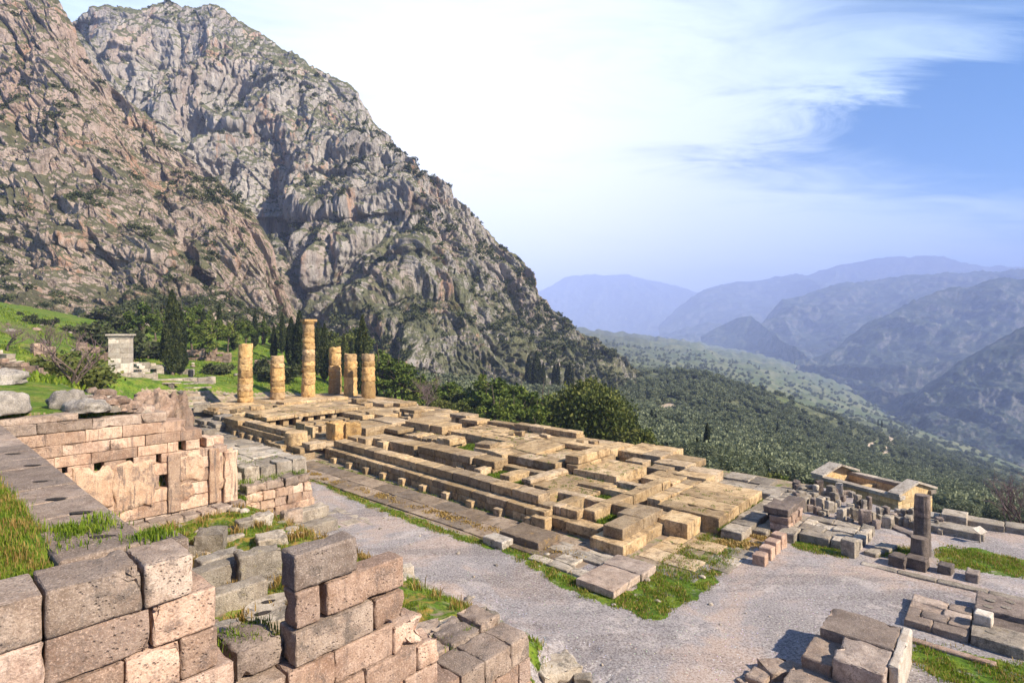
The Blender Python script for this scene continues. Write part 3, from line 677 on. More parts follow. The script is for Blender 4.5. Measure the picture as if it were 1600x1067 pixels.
def mdisp(a, s, seed):
    return lambda p: a * (ridged((p + s * .25 * np.stack([pn(p / s, 1), pn(p / s, 2), pn(p / s, 3)], 1)) / [s, s, s * 2.2], 5, seed, .52) - .35) + a * .10 * fbm(p / (s * .05), 3, seed + 9)
# pale far peak, the long crest, the spur, the blue slope, the nearest shoulder on the right
relief('mountain', [[(780, 540, 8600), (1130, 540, 8600)], [(780, 505, 10300), (900, 490, 10300), (1000, 490, 10300), (1130, 505, 10300)],
    [(780, 500, 12000), (835, 457, 12000), (880, 436, 12000), (930, 429, 12000), (965, 434, 12000), (1000, 438, 12000), (1060, 446, 12000), (1100, 457, 12000), (1130, 470, 12000)]], 260, 110, 790, 1125, MOUNT, mdisp(330, 2600, 61), 1500)
relief('mountain', [[(1020, 545, 5600), (1300, 560, 5600), (1700, 570, 5600), (2200, 570, 5600)], [(1020, 535, 6600), (1100, 505, 7000), (1200, 490, 7200), (1400, 470, 7200), (2200, 470, 7200)],
    [(1020, 520, 7600), (1070, 478, 8300), (1100, 458, 8600), (1150, 443, 8800), (1200, 432, 9000), (1260, 425, 9000), (1310, 417, 9000), (1360, 411, 9000), (1400, 407, 9000), (1470, 405, 9000), (1520, 404, 9000), (1535, 409, 9000), (1600, 409, 9000), (1800, 405, 9000), (2200, 402, 9000)]], 420, 130, 1030, 2150, MOUNT, mdisp(260, 1900, 71), 1500)
relief('mountain', [[(1150, 560, 3600), (1250, 588, 3300), (1350, 600, 3000), (1600, 620, 3000), (2200, 640, 3000)], [(1150, 535, 4300), (1210, 520, 4300), (1300, 510, 4200), (1450, 500, 4200), (2200, 500, 4200)],
    [(1150, 530, 4800), (1178, 512, 4900), (1200, 486, 5000), (1222, 466, 5000), (1250, 457, 5000), (1300, 447, 5100), (1400, 438, 5200), (1500, 430, 5200), (1600, 420, 5200), (1900, 415, 5200), (2200, 410, 5200)]], 420, 150, 1155, 2150, MOUNT, mdisp(150, 900, 81), 900)
relief('mountain', [[(1200, 600, 2300), (1300, 640, 1900), (1380, 668, 1650), (1450, 695, 1500), (1600, 752, 1350), (2200, 800, 1300)], [(1200, 580, 2700), (1300, 585, 2500), (1400, 590, 2300), (1500, 600, 2200), (1600, 620, 2100), (2200, 640, 2100)],
    [(1200, 575, 3000), (1270, 565, 3000), (1300, 548, 3000), (1350, 512, 3100), (1400, 485, 3200), (1450, 465, 3300), (1500, 451, 3300), (1545, 441, 3300), (1600, 438, 3300), (1800, 420, 3300), (2200, 400, 3300)]], 460, 190, 1240, 2150, MOUNT, mdisp(85, 520, 91), 600)
relief('mountain', [[(1340, 690, 1400), (1420, 700, 1280), (1500, 716, 1180), (1600, 745, 1100), (2200, 820, 1000)], [(1340, 670, 1600), (1450, 655, 1550), (1600, 660, 1480), (2200, 680, 1400)],
    [(1340, 660, 1800), (1400, 640, 1800), (1450, 605, 1800), (1500, 565, 1800), (1560, 530, 1800), (1600, 512, 1800), (1700, 480, 1800), (2200, 420, 1800)]], 420, 190, 1345, 2150, MOUNT, mdisp(42, 230, 101), 400)
relief('hills', [[(1090, 548, 4300), (1290, 600, 2600)], [(1090, 535, 4600), (1140, 520, 4500), (1290, 590, 2700)],
    [(1090, 530, 4800), (1120, 510, 4700), (1150, 497, 4600), (1172, 495, 4500), (1190, 505, 4200), (1225, 535, 3400), (1255, 552, 3000), (1290, 583, 2750)]], 160, 60, 1095, 1288, MOUNT, mdisp(40, 400, 111), 300)
# ------------------------------------------------------------------ the temple: one foundation, its walls, floors and plinths as parts
TEMPLE = thing('temple_ruin', (*w(40, 32), 0.0), 'long tan limestone foundation of a ruined temple filling the middle of the site', 'temple ruin')
def part(mb, name, mat=None, parent=None): return mb.build(name, mat or LIME, parent or TEMPLE)
SL = lambda v: v                                     # (the long north wall drifts a little with u)
def drift(mb, k=.042, u0=17.0):
    def f(V):
        u, v = touv(V[:, 0], V[:, 1]); d = (u - u0) * k
        V[:, 0] += d * VX; V[:, 1] += d * VY; return V
    return mb.warp(f)
kw1 = dict(res=.30, bev=.02, rough=.026, chip=.13, gap=.018)
part(drift(MB().wall('u', 16.9, 38.8, 21.36, 22.5, [-.05, .40], 1.0, jit=.012, **kw1).wall('u', 16.9, 38.8, 21.36, 22.5, [.40, .80], 1.35, jit=.012, **kw1)), 'foundation_wall')
part(drift(MB().course('u', 17.8, 38.6, 21.95, 22.95, .80, 1.30, 1.55, jit=.02, jz=.02, **kw1)), 'wall_course')
for k in range(10):
    u = 36.9 - 2.13 * k; v = 21.05 + (u - 17) * .042
    part(MB().block(u - .24, u + .24, v - .12, v + .45, -.05, .40 + RNG.uniform(-.03, .03), res=.25, chip=.09), 'projecting_block')
part(MB().block(16.55, 17.45, 20.95, 21.5, -.05, .62), 'corner_block')
# eastern stretch of the north wall
part(MB().wall('u', 43.6, 57.5, 22.0, 23.2, [-.05, .45, .9], 1.3, **kw1).course('u', 44.2, 53, 22.3, 23.3, .9, 1.35, 1.5, **kw1).course('u', 53.2, 56.5, 21.8, 23.2, .9, 1.38, 1.6, **kw1), 'foundation_wall')
for k in range(6):
    u = 45.2 + 1.75 * k; part(MB().block(u - .28, u + .28, 21.6, 22.1, -.05, .42, chip=.1), 'projecting_block')
jg = MB().block(39.2, 41.2, 20.5, 22.4, .55, .95, res=.4, chip=.15).block(41.2, 43.3, 20.0, 22.4, .55, .98, res=.4, chip=.15).block(38.7, 39.9, 21.0, 22.3, .80, 1.25, chip=.1)
for k in range(9): jg.block(39 + .52 * k, 39.5 + .52 * k, 20.1 + .1 * (k % 3), 21.6, -.1, .55 - .05 * (k % 2), chip=.2, rough=.05, res=.2)
part(jg, 'bastion')
part(MB().wall('u', 56.5, 62, 21.2, 23.6, [-.05, .4, .75], 1.1, jit=.25, keep=.85, chip=.16, rough=.05, res=.3).course('u', 57.5, 60.5, 22.3, 24, .75, 1.15, 1.2, jit=.2, chip=.16, rough=.05), 'rough_footing', LIMEGREY)
# inner wall parallel to it, with piers
part(MB().wall('u', 24.6, 32.1, 25.8, 27.3, [.0, .38, .82], 1.0, jit=.03, keep=.93, **kw1).course('u', 26.6, 32.1, 25.75, 27.35, .82, 1.32, 1.9, **kw1).block(24.55, 25.6, 25.9, 27.2, .78, 1.28, chip=.12).block(25.65, 26.55, 26.0, 27.3, .78, 1.26, chip=.1), 'foundation_wall')
part(MB().wall('u', 32.3, 38.4, 25.7, 27.2, [.0, .45], 1.2, **kw1).course('u', 32.5, 38.4, 25.7, 27.3, .45, 1.25, .95, jit=.06, chip=.13, res=.3).block(35.4, 36.3, 25.15, 25.8, .1, 1.22, chip=.08).block(37.5, 38.6, 25.0, 25.8, .1, 1.24, chip=.08), 'foundation_wall')
part(MB().paving(37.6, 44, 23.1, 25.6, .35, .62, 1.6, 1.2, **kw1), 'floor_slabs')
part(MB().course('v', 25.2, 30.6, 46.2, 47.6, .05, 1.12, 1.0, gap=.28, chip=.08, res=.3).course('v', 25.6, 30.5, 48.3, 50, .05, 1.15, 1.3, gap=.2, chip=.1, res=.35), 'pier_row')
part(MB().course('v', 25, 31, 43.9, 45.2, .35, .8, 1.2, **kw1), 'cross_wall')
part(MB().wall('u', 42, 46, 28, 31, [.35, .75, 1.18], 1.4, chip=.14, jit=.1, res=.35), 'core_masonry')
part(MB().block(42, 43.6, 30.8, 33, .8, 1.3, chip=.1).block(40.1, 42.2, 30, 32.4, .62, .95, chip=.14).block(43.8, 46.4, 31.3, 33.6, .75, 1.2, chip=.1), 'core_masonry')
part(MB().block(38.2, 41.6, 31.95, 34.5, .72, 1.42, res=.4, chip=.09).block(36.6, 38.15, 32.05, 34.4, .72, 1.40, res=.4, chip=.12).block(36.2, 38.4, 32.6, 35.2, .55, .9, chip=.1), 'core_masonry')
rr_ = MB()
for k in range(9): rr_.block(33.2 + .62 * k, 33.85 + .62 * k, 29.55 + .15 * RNG.random(), 31.4 + .3 * RNG.random(), .2, .78 + .18 * RNG.random(), rough=.09, chip=.3, res=.22)
rr_.block(32.9, 34.4, 29.6, 31.3, .6, 1.12, chip=.2, rough=.05)
part(rr_, 'core_masonry')
part(MB().wall('u', 28.6, 35.2, 32.75, 33.5, [.1, .55], 1.4, **kw1).paving(27.6, 36.6, 32.72, 36.7, .55, 1.0, 1.7, 1.3, jz=.03, **kw1), 'foundation_wall')
# east floors and colonnade steps
part(MB().paving(54.4, 61.0, 25.0, 36.5, .84, 1.22, 1.9, 1.5, jz=.03, chip=.14, res=.4), 'floor_slabs')
for k in range(8): part(MB().block(54.75, 55.5, 25.5 + 1.35 * k, 26.1 + 1.35 * k, .1, .84, chip=.1), 'support_block')
part(MB().paving(61.3, 68.4, 24.2, 40.4, .45, .90, 2.0, 1.6, jz=.04, chip=.12, res=.5), 'floor_slabs')
part(MB().paving(68.2, 72.6, 24.6, 40.4, .5, .99, 2.1, 1.9, jz=.015, chip=.1, res=.5), 'colonnade_step')
part(MB().paving(58, 72.6, 40.45, 44.2, .5, .98, 2.1, 1.9, jz=.015, chip=.1, res=.5), 'colonnade_step')
part(MB().course('v', 31.6, 40.2, 64.2, 66.2, .86, 1.22, 2.0, jz=.03, chip=.12), 'raised_kerb')
part(MB().course('u', 56.5, 73, 44.2, 45.2, .1, .62, 1.8, jit=.15, chip=.2, rough=.04).course('u', 57.5, 72, 45.0, 46.2, -.3, .30, 1.8, jit=.2, chip=.2, rough=.05), 'outer_step', LIMEGREY)
part(MB().paving(72.6, 75.5, 22.5, 31, .0, .48, 1.6, 1.5, keep=.8, jz=.08, chip=.2, rough=.05), 'outer_step', LIMEGREY)
part(MB().paving(45.5, 58, 36.4, 44.0, .2, .62, 1.9, 1.5, jz=.06, keep=.93, chip=.12, res=.5), 'floor_slabs')
part(MB().paving(48.5, 54, 33.0, 36.4, .5, .95, 1.9, 1.5, jz=.06, keep=.85, chip=.14, res=.5), 'floor_slabs')
part(MB().paving(36.8, 46.0, 35.2, 39.4, .2, .66, 1.9, 1.4, jz=.05, chip=.12, res=.5), 'floor_slabs')
part(MB().paving(54.6, 58, 39.8, 43.8, .62, 1.0, 1.7, 1.5, keep=.85, jz=.04, chip=.12), 'floor_slabs')
# the broad slab field in the west half
part(MB().paving(21.3, 28.6, 28.0, 33.0, .78, 1.30, 1.9, 1.6, jz=.05, chip=.15, res=.45), 'slab_field')
part(MB().paving(21.5, 28.2, 28.5, 32.6, .1, .74, 2.2, 2.0, chip=.1, res=.6), 'core_masonry')
part(MB().paving(21.2, 27.5, 33.0, 37.7, .6, 1.14, 1.9, 1.6, jz=.05, chip=.14, res=.45), 'slab_field')
part(MB().paving(26.5, 36.5, 36.8, 38.9, .45, 1.0, 2.0, 1.1, jz=.05, chip=.14, res=.45), 'slab_field')
part(MB().course('v', 28.9, 32.7, 20.2, 21.2, 1.26, 1.75, 1.25, chip=.1, res=.3, rough=.026), 'cross_wall')
part(MB().course('v', 24.9, 33.2, 20.55, 21.25, .25, .75, 1.5, **kw1).course('v', 24.9, 28.6, 20.7, 21.4, .75, .98, 1.95, **kw1).course('v', 28.7, 33.2, 20.1, 20.95, .75, 1.24, 1.3, **kw1), 'cross_wall')
part(MB().course('v', 24.85, 26.8, 24.75, 25.35, .2, .95, 1.95, **kw1), 'cross_wall')
part(MB().course('v', 24.85, 26.8, 22.35, 23.15, .2, .94, 1.95, **kw1), 'cross_wall')
part(MB().course('u', 21.3, 25.3, 26.75, 27.35, .2, .93, 2.0, **kw1), 'cross_wall')
part(MB().paving(17.0, 20.6, 25.0, 28.5, .25, .72, 1.7, 1.6, jz=.02, chip=.1).paving(17.2, 20.3, 28.5, 32.2, .5, 1.1, 1.6, 1.6, jz=.02, chip=.1), 'slab_field')
part(MB().course('v', 28.6, 32.2, 16.9, 17.5, .0, .55, 1.2, chip=.16, rough=.04), 'foundation_wall')
part(MB().course('v', 22.75, 24.55, 18.3, 18.95, .15, .92, 1.8, **kw1), 'cross_wall')
part(MB().course('v', 22.3, 24.4, 16.6, 17.25, .15, .93, 2.2, **kw1), 'cross_wall')
part(MB().course('u', 15.3, 18.7, 24.35, 24.95, .15, .90, 1.7, **kw1), 'cross_wall')
part(MB().course('v', 22.65, 30.6, 14.85, 15.55, .1, .95, 1.9, **kw1), 'cross_wall')
part(MB().course('u', 15.6, 18.6, 26.55, 27.15, .15, .91, 1.6, **kw1), 'cross_wall')
part(MB().course('u', 15.6, 17.1, 28.3, 28.8, .15, .9, 1.6, **kw1), 'cross_wall')
part(MB().course('u', 15.5, 17.0, 22.1, 22.75, .55, .97, .78, **kw1).course('u', 14.0, 16.9, 21.6, 22.4, .12, .56, 1.45, **kw1).block(16.95, 17.75, 21.9, 22.7, .5, .95), 'wall_course')
rb = MB()
for k in range(7): rb.block(14.0 + .43 * k, 14.4 + .43 * k, 21.65, 22.2, -.1, .12, rough=.05, chip=.15, res=.2)
part(rb, 'footing')
part(MB().block(13.75, 14.85, 24.15, 24.8, .4, 1.0), 'cross_wall')
part(MB().block(12.55, 13.55, 21.3, 23.15, .5, 1.0, res=.3, chip=.08), 'plinth_block')
part(MB().block(12.6, 14.0, 23.25, 25.2, .48, .98, res=.3, chip=.08), 'plinth_block')
part(MB().block(12.2, 13.9, 20.75, 22.8, -.05, .5, res=.3, chip=.12).block(12.3, 14.0, 22.82, 24.9, -.05, .49, res=.3, chip=.12), 'plinth')
part(MB().course('v', 28.5, 33.2, 13.75, 14.6, -.05, .68, 1.0, chip=.16, rough=.04).course('v', 30.6, 33.5, 14.7, 16.8, .0, .75, 1.2, chip=.14, rough=.04), 'foundation_wall')
part(MB().block(13.55, 14.3, 26.75, 28.0, .1, .86, chip=.14), 'plinth_block')
part(MB().paving(10.25, 13.45, 26.15, 32.3, -.05, .80, 3.3, 1.5, jz=.02, chip=.2, rough=.03, res=.3), 'platform')
part(MB().block(11.1, 12.6, 24.6, 26.1, -.05, .72, chip=.2, rough=.03, res=.25).block(12.7, 13.4, 24.9, 26, -.05, .6, chip=.14), 'platform')
part(MB().paving(13.5, 15.6, 32.5, 35.2, .25, .82, 1.6, 1.4, chip=.12), 'platform')
part(MB().paving(17.9, 21.3, 35.4, 39.0, .5, 1.03, 1.8, 1.8, jz=.01, chip=.1), 'corner_slabs')
part(MB().paving(15.7, 18.0, 34.5, 37.8, .4, .85, 1.9, 1.7, jz=.01, chip=.1), 'corner_slabs')
part(MB().block(14.7, 15.6, 33.4, 35.2, .35, .72).block(16.3, 17.7, 33.0, 34.2, .3, .8, chip=.15).block(17.9, 19.2, 32.9, 34, .4, 1.05, chip=.12), 'corner_slabs')
part(MB().course('u', 17.6, 21.2, 35.5, 36.5, -.05, .48, 1.3, **kw1), 'foundation_wall')
# rough west apron with its broken retaining corner
part(MB().course('v', 25.9, 33.5, 9.15, 10.15, -.1, .38, 1.25, jit=.06, jz=.03, chip=.14, rough=.035).course('v', 27.3, 33.8, 8.45, 9.1, -.15, .22, 1.1, jit=.08, chip=.16, rough=.04), 'west_apron', LIMEGREY)
part(MB().wall('v', 28.1, 30.4, 7.75, 8.6, [-.15, .18, .5, .84], .55, jit=.05, chip=.1, res=.2), 'broken_corner', PINK)
part(MB().block(7.8, 8.9, 28.2, 29.8, .86, 1.18, chip=.2, rough=.07, res=.2).block(7.9, 8.7, 30.0, 31.6, .5, 1.0, chip=.16, rough=.05), 'broken_corner', DARKST)
part(MB().paving(8.4, 13.8, 33.6, 37.5, -.1, .25, 1.5, 1.1, keep=.9, jz=.09, chip=.16, rough=.04), 'south_apron', LIMEGREY)
# pavement along the north wall
def slabfield(name, u0, u1, v0, v1, z0, z1, mat, parent, Lu, Lv, keep=1.0):
    return part(MB().paving(u0, u1, v0, v1, z0, z1, Lu, Lv, jz=.012, keep=keep, chip=.2, rough=.012, bev=.02, res=.4), name, mat, parent)
slabfield('pavement', 13.6, 38.5, 18.45, 21.2, -.12, .085, PAVE, TEMPLE, 1.9, 1.35)
slabfield('pavement', 38.5, 57, 17.8, 21.6, -.12, .07, LIMEGREY, TEMPLE, 1.9, 1.35, .9)

# ---- things lying on the temple
def stone(label, *a, mat=None, group=None, cat='stone block', name='stone_block', **k):
    return tag(MB().block(*a, **k).build(name, mat or LIME), label, cat, group)
sup = []
def covers(u0, u1, v0, v1, z0, z1, label, n, **k):
    return tag(MB().course('u', u0, u1, v0, v1, z0, z1, (u1 - u0) / n, gap=.03, jit=.04, chip=.1, **k).build('cover_slab', LIME), label, 'stone slab')
covers(25.9, 29.2, 36.85, 37.85, 1.05, 1.52, 'long tan cover slab on the south edge, near half of the raised row before the big dark tree', 2)
covers(29.25, 32.6, 36.9, 37.9, 1.06, 1.54, 'long tan cover slab on the south edge, far half of the raised row before the big dark tree', 2)
for uu, lb in ((26.6, 'small tan stub stone under the near end of the raised slab row'), (29.9, 'square tan stub stone under the middle of the raised slab row'), (31.4, 'pale tan stub stone under the raised slab row, left of its middle'), (32.6, 'small brown stub stone at the far end of the raised slab row')):
    stone(lb, uu - .4, uu + .4, 36.7, 37.5, .98, 1.07 if uu > 30 else 1.06, name='stub_stone')
stone('wide tan slab, upper one of the stacked pair on the south edge', 38.7, 41.0, 36.9, 38.6, 1.28, 1.60, name='cover_slab', chip=.12)
stone('wide tan slab bridging two blocks, nearer one of the stacked pair on the south edge', 36.6, 38.9, 36.3, 38.0, 1.08, 1.40, name='cover_slab', chip=.12)
for i, (a, b, c, d, z0, z1, lb) in enumerate([(36.7, 37.3, 36.6, 37.8, .66, 1.08, 'squarish block carrying the near end of the bridging slab'), (38.2, 38.8, 36.5, 37.6, .66, 1.08, 'dark squarish block under the middle of the bridging slab'), (39.2, 39.8, 37, 38.3, .66, 1.28, 'upright block under the upper stacked slab'), (40.3, 40.9, 37, 38.3, .66, 1.28, 'upright block under the far end of the upper stacked slab')]):
    stone(lb, a, b, c, d, z0, z1)
stone('flat tan slab roofing a dark hollow near the southeast columns', 46.5, 49.0, 36.9, 38.3, 1.05, 1.40, name='cover_slab', chip=.1)
stone('upright tan block left of the dark hollow under the flat slab', 48.5, 49.3, 36.5, 37.2, .62, 1.06)
stone('upright tan block right of the dark hollow under the flat slab', 46.4, 47.2, 36.7, 37.8, .62, 1.06)
stone('low tan block beside the hollow, left of the upright block', 49.7, 50.7, 37.3, 38.2, .62, 1.02)
stone('long low tan block on the south edge between the stacked pair and the raised row', 33.0, 36.3, 37.3, 38.3, 1.0, 1.32, chip=.08)
stone('large smooth slab tilted up on the slab field', 23.6, 26.6, 29.6, 32.2, 1.22, 1.50, tilt=(-.02, .14), rot=.22, name='tilted_slab', rough=.01)
stone('broken slab tilted the other way behind the smooth tilted slab', 21.6, 24.2, 32.2, 34.2, 1.26, 1.58, tilt=(.05, -.13), rot=-.25, name='tilted_slab', chip=.2)
stone('wedge shaped block leaning at the front of the slab field', 25.2, 26.5, 27.7, 28.9, .78, 1.34, rot=.3, chip=.25, rough=.04)
stone('lone knocked over block at the slab field, left end', 27.5, 28.8, 28.3, 29.6, 1.30, 1.62, rot=-.2, chip=.2)
stone('worn tan block on the floor near the tallest column row, weathered round', 60.2, 61.4, 26.2, 27.6, 1.22, 1.66, rot=.3, chip=.3, rough=.06)
stone('dark boulder like block left of the first column', 68.6, 70.2, 23.6, 25.2, .5, 1.42, rot=.4, chip=.35, rough=.09, mat=LIMEGREY)
stone('rough block beside the southeast corner steps', 59.2, 60.8, 38.4, 39.8, .98, 1.42, rot=.2, chip=.25, rough=.05)
stone('second rough block beside the southeast corner steps, nearer the pier', 56.4, 57.8, 37.3, 38.6, .66, 1.22, rot=-.15, chip=.25, rough=.05)
d_ = MB().drum(*w(41.3, 21.3), .96, 1.85, .88, .84, rough=.06, pinch=.03, flutes=16)
tag(d_.build('column_drum', LIME), 'short fluted drum lying upright on the projecting slab of the north wall', 'column drum')
p_ = MB().block(41.4, 42.9, 24.7, 26.1, .62, 2.02, res=.2, chip=.35, rough=.10).block(40.9, 41.9, 25.6, 26.9, .62, 1.98, res=.2, chip=.4, rough=.12, rot=.3)
tag(p_.build('stone_pier', COLST), 'rough split stone pier standing on the inner wall, taller than the blocks around', 'stone pier')
stone('low tan block at the foot of the split stone pier', 39.2, 40.6, 25.3, 26.3, .62, 1.05)

# ---- slabs and stones on the ground round the near corner
stone('large flat dark slab at the grassy corner, nearest the gravel', 10.55, 12.2, 17.3, 19.2, .02, .30, name='flat_slab', cat='stone slab', rough=.014, chip=.14, res=.25, mat=PINKGREY)
stone('flat slab with a round hollow behind the large dark one', 10.5, 12.25, 19.25, 20.4, .0, .30, name='flat_slab', cat='stone slab', rough=.03, chip=.16, res=.22, mat=PINKGREY)
stone('wide flat paving stone with a round hole before the north wall', 15.3, 17.6, 18.9, 20.5, -.05, .40, mat=PAVE, name='flat_slab', cat='stone slab', rough=.02, chip=.18, res=.25)
stone('small pale rounded stone at the edge of the gravel path', 16.6, 17.8, 18.0, 18.75, -.1, .34, chip=.25, rough=.05, res=.2, mat=PALE)
tag(MB().paving(12.4, 15.2, 18.0, 20.5, -.15, .10, .95, .75, jz=.012, chip=.2, keep=.88, bev=.02).build('worn_paving', PALE), 'pale broken crazy paving between the near corner and the flat slabs', 'paving')
tag(MB().paving(9.4, 11.9, 21.4, 25.0, -.15, .05, 1.3, 1.1, jz=.012, chip=.2, keep=.8, bev=.02).build('worn_paving', LIME), 'tan sunken paving half hidden by grass beside the near corner plinth', 'paving')
tag(MB().paving(8.3, 9.1, 22.2, 25.2, -.15, .03, .9, 1.0, jz=.01, chip=.2, keep=.8, bev=.02).build('worn_paving', PALE), 'grey flush paving at the grass edge right of the near corner', 'paving')
tag(MB().paving(23.6, 33.0, 15.2, 16.5, -.2, .03, .9, .7, jz=.01, chip=.2, keep=.55, bev=.02).build('worn_paving', PALE), 'pale flush flagstones set in the gravel by the steps', 'paving')
# ---- four small cubes in a row
for i, (v, lb) in enumerate([(24.0, 'nearest'), (24.85, 'second nearest'), (25.6, 'third'), (26.45, 'farthest and tallest')]):
    stone('pinkish squared block, %s of the four in a row on the gravel' % lb, 7.45, 7.95, v - .27, v + .27, -.03, .44 + .06 * i, mat=PINK, group='squared blocks in a row on the gravel', rot=.06 * (i - 1), chip=.05, res=.2, name='squared_block', cat='stone block')

# ------------------------------------------------------------------ columns
def column(u, v, z0, zt, r0, breaks, lab, cap=False):
    x, y = w(u, v); t = thing('column', (x, y, z0), lab, 'column', 'standing tan limestone columns of the temple')
    zs = [z0] + breaks + [zt]
    for a, b in zip(zs[:-1], zs[1:]):
        f = lambda z: r0 * (1 - .20 * (z - 1) / 10.6)
        if cap and b == zt:
            part(MB().drum(x, y, a, a + (b - a) * .5, f(a), f(a) * 1.18, rough=.05, pinch=.02).block(x - f(a) * 1.12, x + f(a) * 1.12, y - f(a) * 1.12, y + f(a) * 1.12, a + (b - a) * .5, b, world=True, rot=.73, chip=.12, rough=.04, res=.3), 'capital', COLST, t)
        else: part(MB().drum(x + RNG.uniform(-.03, .03), y + RNG.uniform(-.03, .03), a, b, f(a), f(b), rough=.11, pinch=.05, broken=.25 if b == zt else 0), 'drum', COLST, t)
def ztop(u, v, py): return CAMZ - w(u, v)[1] * (py - HYP) / FPX
def colpx(u, v, pys, lab, cap=False):
    zt = ztop(u, v, pys[0]); br = sorted(ztop(u, v, p) for p in pys[1:])
    column(u, v, 1.0, zt, .92, [b for b in br if 1.2 < b < zt - .15], lab, cap)
Z = lambda *a: [480 + q / 3.81 for q in a]
colpx(70.35, 29.7, Z(222, 300, 340, 378, 420, 455, 497, 530), 'leftmost column, of medium height with bulging worn drums')
colpx(70.35, 33.75, Z(290, 332, 362, 405, 438, 472, 505), 'shortest column, second from the left')
colpx(70.35, 38.0, Z(72, 102, 150, 182, 212, 250, 282, 320, 350, 388, 420, 458), 'tallest column, topped by a flat capital', True)
colpx(70.6, 42.1, Z(240, 275, 310, 345, 380, 420), 'column directly right of the tallest one, its top drums narrower')
colpx(67.1, 42.35, Z(278, 320, 365, 415), 'column between the two right hand ones, smooth and evenly thick')
colpx(62.8, 42.3, Z(280, 320, 353, 400, 440), 'rightmost column of the six, in front of the tall cypress')
# ------------------------------------------------------------------ the exedra: three walls round a sunken grassy room, nearest the camera
def wallthing(name, u, v, z, label, cat='stone wall'): return thing(name, (*w(u, v), z), label, cat)
FG = dict(res=.10, bev=.016, rough=.016, chip=.12)
NEARW = wallthing('block_wall', 8.2, 4, 0.0, 'massive foreground wall of pink and grey conglomerate blocks, broken down in steps to the right')
H0 = .53; zt = 6.70
tops = [zt - H0 * k for k in range(14)]
def nb(v0, v1, z0, z1, mat=PINK, u0=7.80, u1=8.62, **k):
    kk = dict(FG); kk.update(k); part(MB().block(u0 + RNG.uniform(-.02, .02), u1, v0 + .008, v1 - .008, z0 + .008, z1, **kk), 'wall_block', mat, NEARW)
rows = [
 [(-.9, .15), (.15, 1.16), (1.17, 2.08), (2.10, 2.66)],
 [(-.6, .42), (.42, 1.17), (1.17, 2.18), (2.19, 2.93)],
 [(-.9, .1), (.1, 1.16), (1.16, 1.9), (1.9, 2.5), (2.5, 2.95)],
 [(-.5, .6), (.6, 1.6), (1.6, 2.35), (2.35, 3.15)],
 [(-.9, .2), (.2, 1.1), (1.1, 2.2), (2.2, 3.0), (3.0, 3.9), (3.9, 4.65), (4.65, 5.75)],
 [(.4, 1.5), (1.5, 2.6), (2.6, 3.6), (3.6, 4.45), (4.45, 5.2), (5.2, 6.25)],
 [(.9, 2.0), (2.0, 3.1), (3.1, 4.0), (4.0, 5.1), (5.1, 6.0), (6.0, 6.75)],
 [(1.3, 2.5), (2.5, 3.6), (3.6, 4.8), (4.8, 5.7), (5.7, 6.6), (6.6, 7.3), (7.3, 7.95), (7.95, 8.75), (8.75, 9.35)],
 [(2, 3.2), (3.2, 4.2), (4.2, 5.3), (5.3, 6.3), (6.3, 7.4), (7.4, 8.3), (8.3, 9.0), (9.0, 9.4)],
 [(2.4, 3.6), (3.6, 4.8), (4.8, 6.0), (6.0, 7.0), (7.0, 8.0), (8.0, 8.9), (8.9, 9.42)],
 [(3, 4.4), (4.4, 5.6), (5.6, 6.8), (6.8, 7.8), (7.8, 8.7), (8.7, 9.45)],
 [(4, 5.2), (5.2, 6.4), (6.4, 7.5), (7.5, 8.5), (8.5, 9.46)],
 [(4.5, 6), (6, 7.2), (7.2, 8.2), (8.2, 9.5)]]
for k, row in enumerate(rows):
    for i, (a, b) in enumerate(row):
        top = k == 0 or (k == 7 and a > 7) or (k == 4 and 2.9 < a < 3.9)
        nb(a, b, tops[k] - H0, tops[k] - (RNG.uniform(0, .03) if top else .004), PINKGREY if top else PINK, chip=.17 if top else .11)
# the taller stump right of the gap
nb(4.0, 5.06, 5.70, 6.24, PINKGREY, chip=.16, rough=.022, u1=8.24)
nb(4.02, 4.42, 5.14, 5.68, PINK, chip=.16, u1=8.2); nb(4.52, 5.98, 5.14, 5.66, PINK, chip=.14, u1=8.22)
nb(4.0, 5.35, 4.60, 5.12, PINKGREY, chip=.1, u1=8.3); nb(5.37, 5.95, 4.62, 5.10, PINK, chip=.3, rough=.05, u1=8.25)
nb(5.77, 6.35, 4.06, 4.5, PINK, chip=.35, rough=.06, u1=8.3); nb(6.27, 6.75, 3.53, 3.95, PINK, chip=.35, rough=.06, u1=8.3)
nb(4.42, 5.3, 5.5, 5.98, PALE, u0=8.32, u1=8.85, chip=.3, rough=.05); nb(4.5, 5.6, 4.2, 5.49, PINK, u0=8.3, u1=8.8, chip=.2, rough=.04)
nb(3.3, 3.98, 4.58, 5.0, DARKST, u0=8.1, u1=8.9, chip=.3, rough=.05)
for (v0, v1, z0, z1) in [(6.4, 7.0, 2.98, 3.42), (7.0, 7.8, 2.45, 3.05), (7.85, 8.7, 2.55, 3.02), (8.72, 9.3, 2.5, 3.1)]: nb(v0, v1, z0, z1, PINKGREY, u0=8.66, u1=9.5, chip=.25, rough=.05)
nb(2.2, 2.9, 5.66, 6.6, PINKGREY, u0=8.7, u1=9.2, chip=.2)
nb(8.9, 9.5, .0, 2.4, PINK, u0=8.66, u1=10.2, chip=.15, rough=.04, res=.3)

